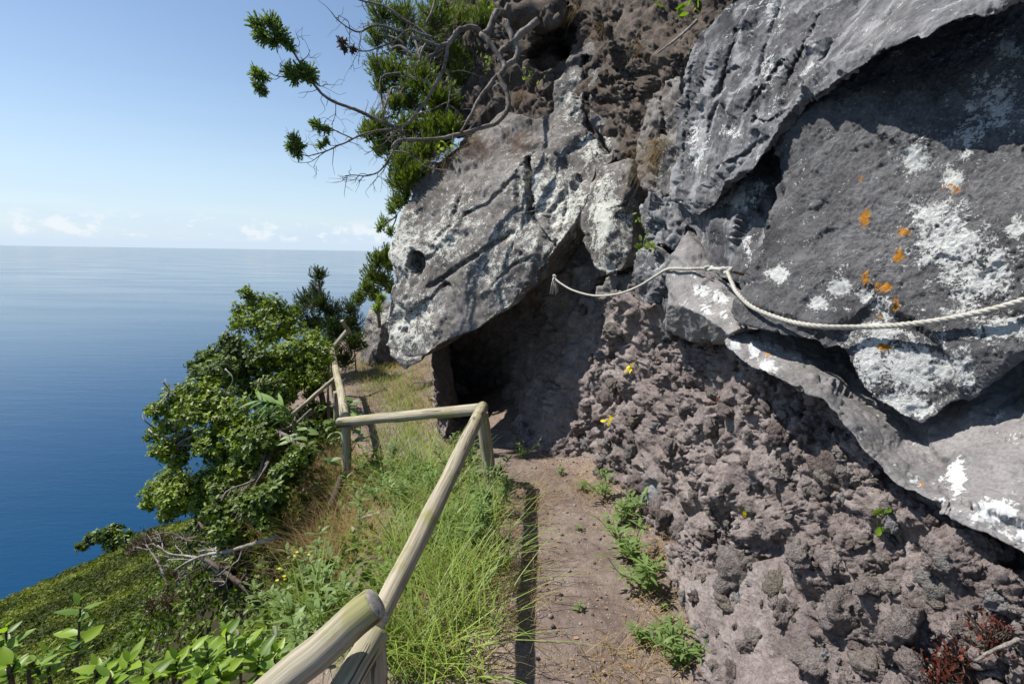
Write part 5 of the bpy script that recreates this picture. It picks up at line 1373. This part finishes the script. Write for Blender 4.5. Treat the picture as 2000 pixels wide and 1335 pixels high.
# ginger frond and broad-leaved plants by the far railing: each leaf is a piece of its own
def leaf_object_mesh(name, rnd, mat, wid=0.36, curl=0.12, n=7, fold=0.08):
    V, F = [], []
    for i in range(n + 1):
        t = i / n; w = wid * 0.5 * (math.sin(math.pi * min(1, t * 0.96 + 0.02)) ** 0.8) * (1.15 - 0.45 * t)
        zc = -curl * t * t
        V += [(t, w, zc + fold * w * 2.2), (t, w * 0.5, zc + fold * w * 0.5), (t, 0, zc), (t, -w * 0.5, zc + fold * w * 0.5), (t, -w, zc + fold * w * 2.2)]
    for i in range(n):
        for k in range(4):
            a = i * 5 + k; F.append((a, a + 5, a + 6, a + 1))
    me = mesh_from(name, np.array(V), np.array(F), True, {'rnd': np.full(len(V), rnd)}); me.materials.append(MATS[mat]); return me
def put_leaf(me, pos, dirv, up, size, parent, name='leaf'):
    X = unit(np.asarray(dirv, float)); Y = unit(np.cross(up, X)); Z = np.cross(X, Y)
    o = bpy.data.objects.new(name, me); COL.objects.link(o); o.parent = parent
    o.matrix_parent_inverse = Matrix.Translation(-parent.location)
    m_ = Matrix([[X[i] * size, Y[i] * size, Z[i] * size, pos[i]] for i in range(3)] + [[0, 0, 0, 1]])
    o.matrix_basis = m_
    return o
gm = [leaf_object_mesh('leaf', r, 'ginger', 0.22, 0.15) for r in (0.2, 0.5, 0.8)]
gb_ = slope_root(590, 880, 5.6)
gin = empty('ginger_plant', gb_); tag(gin, 'pale green pinnate ginger frond standing out before the dark shrubs', 'plant')
gst = Geo(); fr = catmull([gb_, P(575, 850, 5.5), P(570, 812, 5.4), P(545, 790, 5.35), P(505, 782, 5.3)], 8); limb(gst, fr, 0.010, 0.004, 6); gst.build('stem', MATS['ginger'], gin)
for k in range(17):
    q = fr[int(len(fr) * (0.52 + 0.47 * k / 16))] if k < 16 else fr[-1]
    tdir = unit(CAM_R * -0.6 + (1 if k % 2 else -1) * (CAM_U * 0.45 + CAM_F * 0.35) + RNG.normal(0, .12, 3))
    put_leaf(gm[k % 3], q, tdir, np.array([-.2, -.4, 1]), RNG.uniform(0.16, 0.24), gin)
bm_ = [leaf_object_mesh('leaf', r, 'weed', 0.5, 0.15) for r in (0.15, 0.45, 0.75)]
for k, (px, py, d, lab) in enumerate([(648, 842, 5.2, 'broad-leaved plant touching the far corner post'), (600, 858, 5.3, 'broad-leaved plant left of the far corner post'), (565, 872, 5.3, 'broad-leaved plant below the ginger frond'), (672, 800, 5.1, 'broad-leaved plant climbing the foot of the far rail')]):
    b = slope_root(px, py + 40, d); T_ = empty('broadleaf_plant', b); tag(T_, lab, 'plant')
    gs_ = Geo(); c = wiggle(b, P(px, py - 20, d - 0.1), 0.06, 4, 6); limb(gs_, c, 0.006, 0.003, 5); gs_.build('stem', MATS['weed'], T_)
    for j in range(15):
        q = c[int(len(c) * RNG.uniform(0.45, 0.99))]; a = RNG.uniform(0, 6.28)
        put_leaf(bm_[j % 3], q, (math.cos(a), math.sin(a), RNG.uniform(-.3, .5)), np.array([0, -.3, 1]), RNG.uniform(0.08, 0.15), T_)
# glossy young shoots in the foreground
ym = [leaf_object_mesh('leaf', r, 'young', w, cu) for r, w, cu in ((0.1, .46, .12), (0.4, .5, .2), (0.65, .42, .1), (0.95, .5, .16))]
fb = np.array([P(250, 1335, 1.7)[0], P(250, 1335, 1.7)[1], 0]); fb[2] = gz(fb[0], fb[1])
stems = [(155,1335,158,1170,1.65),(100,1345,92,1268,1.5),(190,1350,188,1300,1.45),(250,1350,252,1290,1.5),(300,1350,292,1320,1.45),(372,1345,374,1255,1.6),(438,1330,440,1225,1.7),(410,1345,405,1262,1.6),(470,1330,480,1250,1.75),(20,1330,12,1222,1.4),(340,1350,345,1285,1.5),(430,1360,425,1300,1.45),(500,1340,505,1275,1.7),(30,1360,30,1290,1.3),(220,1360,215,1330,1.35),(530,1330,540,1270,1.8),(60,1350,66,1300,1.35),(390,1360,392,1318,1.4)]
order_ = sorted(range(1, len(stems)), key=lambda i: stems[i][2])
ORD = ['first', 'second', 'third', 'fourth', 'fifth', 'sixth', 'seventh', 'eighth', 'ninth', 'tenth', 'eleventh', 'twelfth', 'thirteenth', 'fourteenth', 'fifteenth', 'sixteenth', 'seventeenth', 'eighteenth']
for k, (x0, y0, x1, y1, d) in enumerate(stems):
    a = P(x0, y0, d); root = np.array([a[0] - 0.05, a[1] + 0.05, gz(a[0] - 0.05, a[1] + 0.05) - 0.05])
    T_ = empty('cheesewood_shoot', root)
    if k == 0: tag(T_, 'tallest upright glossy-leaved shoot at the lower left', 'shoot')
    else: tag(T_, 'glossy young shoot on the bottom edge, %s from the left' % ORD[order_.index(k)], 'shoot', 'young shoots along the bottom edge')
    c = catmull([root, a, (a + P(x1, y1, d)) / 2 + RNG.normal(0, .006, 3), P(x1, y1, d)], 10)
    gs_ = Geo(); limb(gs_, c, 0.006, 0.0025, 6); gs_.build('stem', MATS['brownbark'], T_)
    nl = 17 if k == 0 else 16
    for j in range(nl):
        t = 1 - 0.55 * (j / nl) ** 1.2; q = c[min(len(c) - 1, int(t * (len(c) - 1)))]
        an = j * 2.4 + RNG.uniform(0, .5)
        put_leaf(ym[int(RNG.integers(4))], q, (math.cos(an), math.sin(an), RNG.uniform(0.15, 0.9) + (0.7 if j < 3 else 0)), np.array([0, 0, 1.0]) + RNG.normal(0, .25, 3), RNG.uniform(0.035, 0.085) * d / 1.6 * (0.6 if j < 3 else 1), T_)

# ------------------------------------------------------------------ plants on the rock
def hit_near(px, py):
    """nearest rock found by stepping towards the middle of the cliff"""
    for k in range(40):
        h = hit(px, py)
        if h is not None: return h
        px += 4 * np.sign(1100 - px); py += 4 * np.sign(400 - py)
def rock_plant(name, label, cat, px, py, n, leaf, mat, proto=LEAF8, spread=0.05, up=0.5, group=None):
    h = hit_near(px, py); p = h[0]; nr = h[1] if h[1] @ (EYE - p) > 0 else -h[1]
    T_ = empty(name, p); tag(T_, label, cat, group); gs_, gl = Geo(), Geo()
    tips = p + nr * RNG.uniform(0.01, spread, (n, 1)) + RNG.normal(0, spread * 0.55, (n, 3))
    for q in tips[::2]: limb(gs_, wiggle(p - nr * 0.02, q, 0.06, 3, 3), 0.002, 0.001, 4)
    scatter(gl, proto, tips, unit(nr * 0.7 + np.array([0, 0, up]) + 0.8 * rdir(n)), rdir(n, nr, 1.0), leaf * RNG.uniform(0.6, 1.3, n), RNG.uniform(0, 1, n))
    gs_.build('stem', MATS['brownbark'], T_); gl.build('foliage', MATS[mat], T_)['kind'] = 'stuff'
    return T_
rock_plant('yellowed_plant', 'small yellowed plant high on the scoria, upper of two', 'plant', 1237, 716, 12, 0.045, 'yellow', spread=0.035, up=-.2)
rock_plant('yellowed_plant', 'small yellowed plant on the scoria above the path, lower of two', 'plant', 1200, 812, 16, 0.045, 'yellow', spread=0.045, up=-.2)
rock_plant('withering_plant', 'yellow and brown withering plant in the middle of the scoria bank', 'plant', 1468, 1002, 9, 0.035, 'yellow', spread=0.025)
rock_plant('succulent', 'reddish succulent under the ledge slab', 'plant', 1400, 675, 26, 0.022, 'red', NARROW, 0.035)
rock_plant('succulent', 'red-leaved succulent lying on the scoria below the ledge slab', 'plant', 1405, 785, 8, 0.03, 'red', LEAF8, 0.02)
rock_plant('succulent', 'dark red succulent in the shade of the long slab', 'plant', 1582, 850, 16, 0.02, 'red', NARROW, 0.025)
for k, (px, py, lab) in enumerate([(1850,1310,'red dried sedum at the bottom right, nearest the corner'), (1880,1290,'red dried sedum at the bottom right, upper sprig'), (1935,1255,'red dried sedum beside the pale stalk'), (1835,1330,'red dried sedum on the bottom edge')]):
    rock_plant('dried_sedum', lab, 'plant', px, min(py, 1330), 130, 0.013, 'red', LEAF8, 0.042)
rock_plant('wall_fern', 'green fern in the crack beside the hanging slab', 'fern', 1246, 436, 22, 0.055, 'grass', LEAF8, 0.06, 0.2)
rock_plant('wall_fern', 'small green fern on top of the block above the rope', 'fern', 1276, 484, 18, 0.05, 'grass', LEAF8, 0.06, 0.4)
rock_plant('wall_weed', 'bright green leaves at the top of the cliff above the dark slab', 'plant', 1362, 12, 16, 0.10, 'young', LEAF8, 0.10, 0.6)
rock_plant('wall_weed', 'fresh green leaves below the juniper root', 'plant', 955, 130, 30, 0.06, 'grass', LEAF8, 0.10, 0.4)
rock_plant('wall_weed', 'small pale leaves on the soil under the juniper', 'plant', 1036, 155, 18, 0.05, 'grass', LEAF8, 0.08, 0.4)
rock_plant('wall_weed', 'green leaves beside the juniper trunk', 'plant', 968, 12, 20, 0.08, 'young', LEAF8, 0.10, 0.4)
rock_plant('wall_weed', 'green sprig hanging under the long slab', 'plant', 1740, 1005, 10, 0.03, 'young', LEAF8, 0.03, 0.0)
rock_plant('wall_weed', 'ochre and green leaves at the upper rim of the boulder', 'plant', 885, 305, 34, 0.06, 'grass', LEAF8, 0.12, 0.3)
def hay(px, py, n, length, label, sag=0.9):
    h = hit_near(px, py); p = h[0]; nr = h[1] if h[1] @ (EYE - p) > 0 else -h[1]
    gl = Geo()
    base = p + RNG.normal(0, 0.04, (n, 3)); 
    for q in base:
        dv = unit(nr * 0.6 + rdir(1)[0] * 0.6 + np.array([0, 0, 0.4])); L = length * RNG.uniform(0.4, 1.2)
        c = np.array([q + dv * L * t - np.array([0, 0, sag * L * t * t]) for t in np.linspace(0, 1, 7)])
        gl.add(*tube_geo(c, np.linspace(0.0016, 0.0006, 7), 3, False))
    o = gl.build('hay_tuft', MATS['dry'], None); gl.a
    tag(o, label, 'grass tuft'); return o
hay(1295, 285, 90, 0.34, 'dry straw tuft hanging in the gap left of the dark slab')
hay(1285, 330, 70, 0.25, 'lower dry straw tuft in the gap left of the dark slab')
hay(880, 300, 90, 0.35, 'dry straw tuft on the upper rim of the overhanging boulder')
hay(1290, 480, 50, 0.14, 'short dry tuft above the rope')
hay(930, 280, 60, 0.3, 'dry straw tuft under the long juniper branch')
hay(1180, 60, 70, 0.3, 'dry roots and straw on the soil bank right of the juniper trunk')
hay(1245, 95, 60, 0.25, 'dry straw on the soil bank above the rock column')
hay(1130, 20, 60, 0.3, 'hanging rootlets over the dark hollow by the juniper trunk', 1.3)
hay(1020, 190, 60, 0.3, 'dry straw on the soil below the juniper')
hay(860, 315, 80, 0.35, 'dry straw tuft left of the boulder rim', 1.0)
# pale stick on the soil bank and root stalk bottom right
deadwood('bare_stick', 'pale bare stick slanting across the soil bank', [(1362,40),(1335,65),(1310,85),(1284,104)], (3.85, 4.2), 0.012, 0.006, 0)
h_ = hit_near(1960, 1262); hd = proj(h_[0][None])[2][0] - 0.03
deadwood('pale_stalk', 'thin pale stalk lying on the scoria at the right edge', [(2030,1235),(1985,1250),(1935,1272),(1905,1290)], (hd, hd), 0.005, 0.003, 0)
# yellow flowers in the dry grass
fl = Geo()
for k, (px, py, d) in enumerate([(580,1078,3.6),(575,1085,3.6),(603,1083,3.55),(612,1068,3.6),(555,1125,3.2),(557,1131,3.2),(541,1133,3.2),(545,1110,3.3)]):
    p = P(px, py, d); T_ = empty('yellow_flower', (p[0], p[1], gz(p[0], p[1]))); tag(T_, 'small yellow flower on a thin stem in the dry grass', 'flower', 'yellow flowers in the dry grass')
    gs_ = Geo(); limb(gs_, wiggle(np.array([p[0], p[1], gz(p[0], p[1])]), p, 0.05, 4, 4), 0.0015, 0.001, 4); gs_.build('stem', MATS['grass'], T_)
    gl = Geo(); n = 9; a = np.arange(n) / n * 6.283
    scatter(gl, LEAF2, np.tile(p, (n, 1)), np.stack([np.cos(a), np.sin(a), np.full(n, .3)], 1), np.tile([0, 0, 1.0], (n, 1)), 0.013, RNG.uniform(0, 1, n), 1.4); gl.build('petals', MATS['yellow'], T_)
# dead leaves on the path
g = Geo(); n = 420
lp = ground_pts(n, [(1010,1090,60,80,.8),(1250,1300,120,60,.6),(1150,1250,120,100,.3),(1290,1130,50,80,.7),(1080,930,60,40,.5)], (-0.6, 1.1), (1.2, 5.2))
scatter(g, LEAF8, lp + np.array([0, 0, 0.006]), rdir(n) * np.array([1, 1, .2]), np.tile([0, 0, 1.0], (n, 1)) + 0.3 * rdir(n), 0.008 + 0.024 * RNG.uniform(0, 1, n) ** 2, RNG.uniform(0, 1, n), 1.3)
tag(g.build('leaf_litter', MATS['dead_leaf'], None), 'dead brown leaves scattered on the earth path', 'leaf litter', kind='stuff')
# moss cushion beside the near post
mp_ = P(738, 1110, 2.3); mp_[2] = gz(mp_[0], mp_[1]); g = Geo()
n = 1500; u_ = rdir(n); u_[:, 2] = np.abs(u_[:, 2])
scatter(g, NEEDLE, mp_ + u_ * np.array([.10, .12, .09]) * RNG.uniform(.7, 1, (n, 1)), unit(u_ + .5 * rdir(n)), rdir(n), 0.02, RNG.uniform(0, 1, n))
tag(g.build('moss_cushion', MATS['moss'], None), 'bright yellow-green moss cushion behind the end of the near rail', 'moss')

# ------------------------------------------------------------------ scrub on the far hillside
g = Geo()
nb = 12500
tt = RNG.uniform(0.35, 3.25, nb); uu = RNG.uniform(0, 1, nb)
kx = np.minimum(tt.astype(int), 4); fx = (tt - kx)[:, None]; ui = uu * (NU - 1); u0 = np.minimum(ui.astype(int), NU - 2); uf = (ui - u0)[:, None]
def rowp(k): return rows[k, u0] * (1 - uf) + rows[k, u0 + 1] * uf
cen = rowp(kx) * (1 - fx) + rowp(np.minimum(kx + 1, 5)) * fx
px, py, d = proj(cen)
keep = (px > -120) & (px < 620) & (py < 1400) & (d > 18)
cen = cen[keep]; d = d[keep]
Rr = RNG.uniform(0.28, 0.7, len(cen)) * (0.5 + d / 100)
br = np.clip(0.42 + 1.3 * fbm(cen * 0.13, 77, 3) + RNG.normal(0, .16, len(cen)), 0, 1)
for k in range(20):
    u_ = rdir(len(cen)); u_[:, 2] = np.abs(u_[:, 2]) * 0.9 - 0.1
    scatter(g, LEAF2, cen + u_ * Rr[:, None] * np.array([1, 1, .8]) - np.array([0, 0, .9]), unit(np.cross(u_, rdir(len(cen)))), u_, Rr * RNG.uniform(.3, .6, len(cen)), np.clip(br + RNG.normal(0, .1, len(cen)), 0, 1), 1.6)
tag(g.build('hillside_scrub', MATS['scrub'], None), 'low green scrub covering the distant hillside above the sea', 'scrub', kind='stuff')
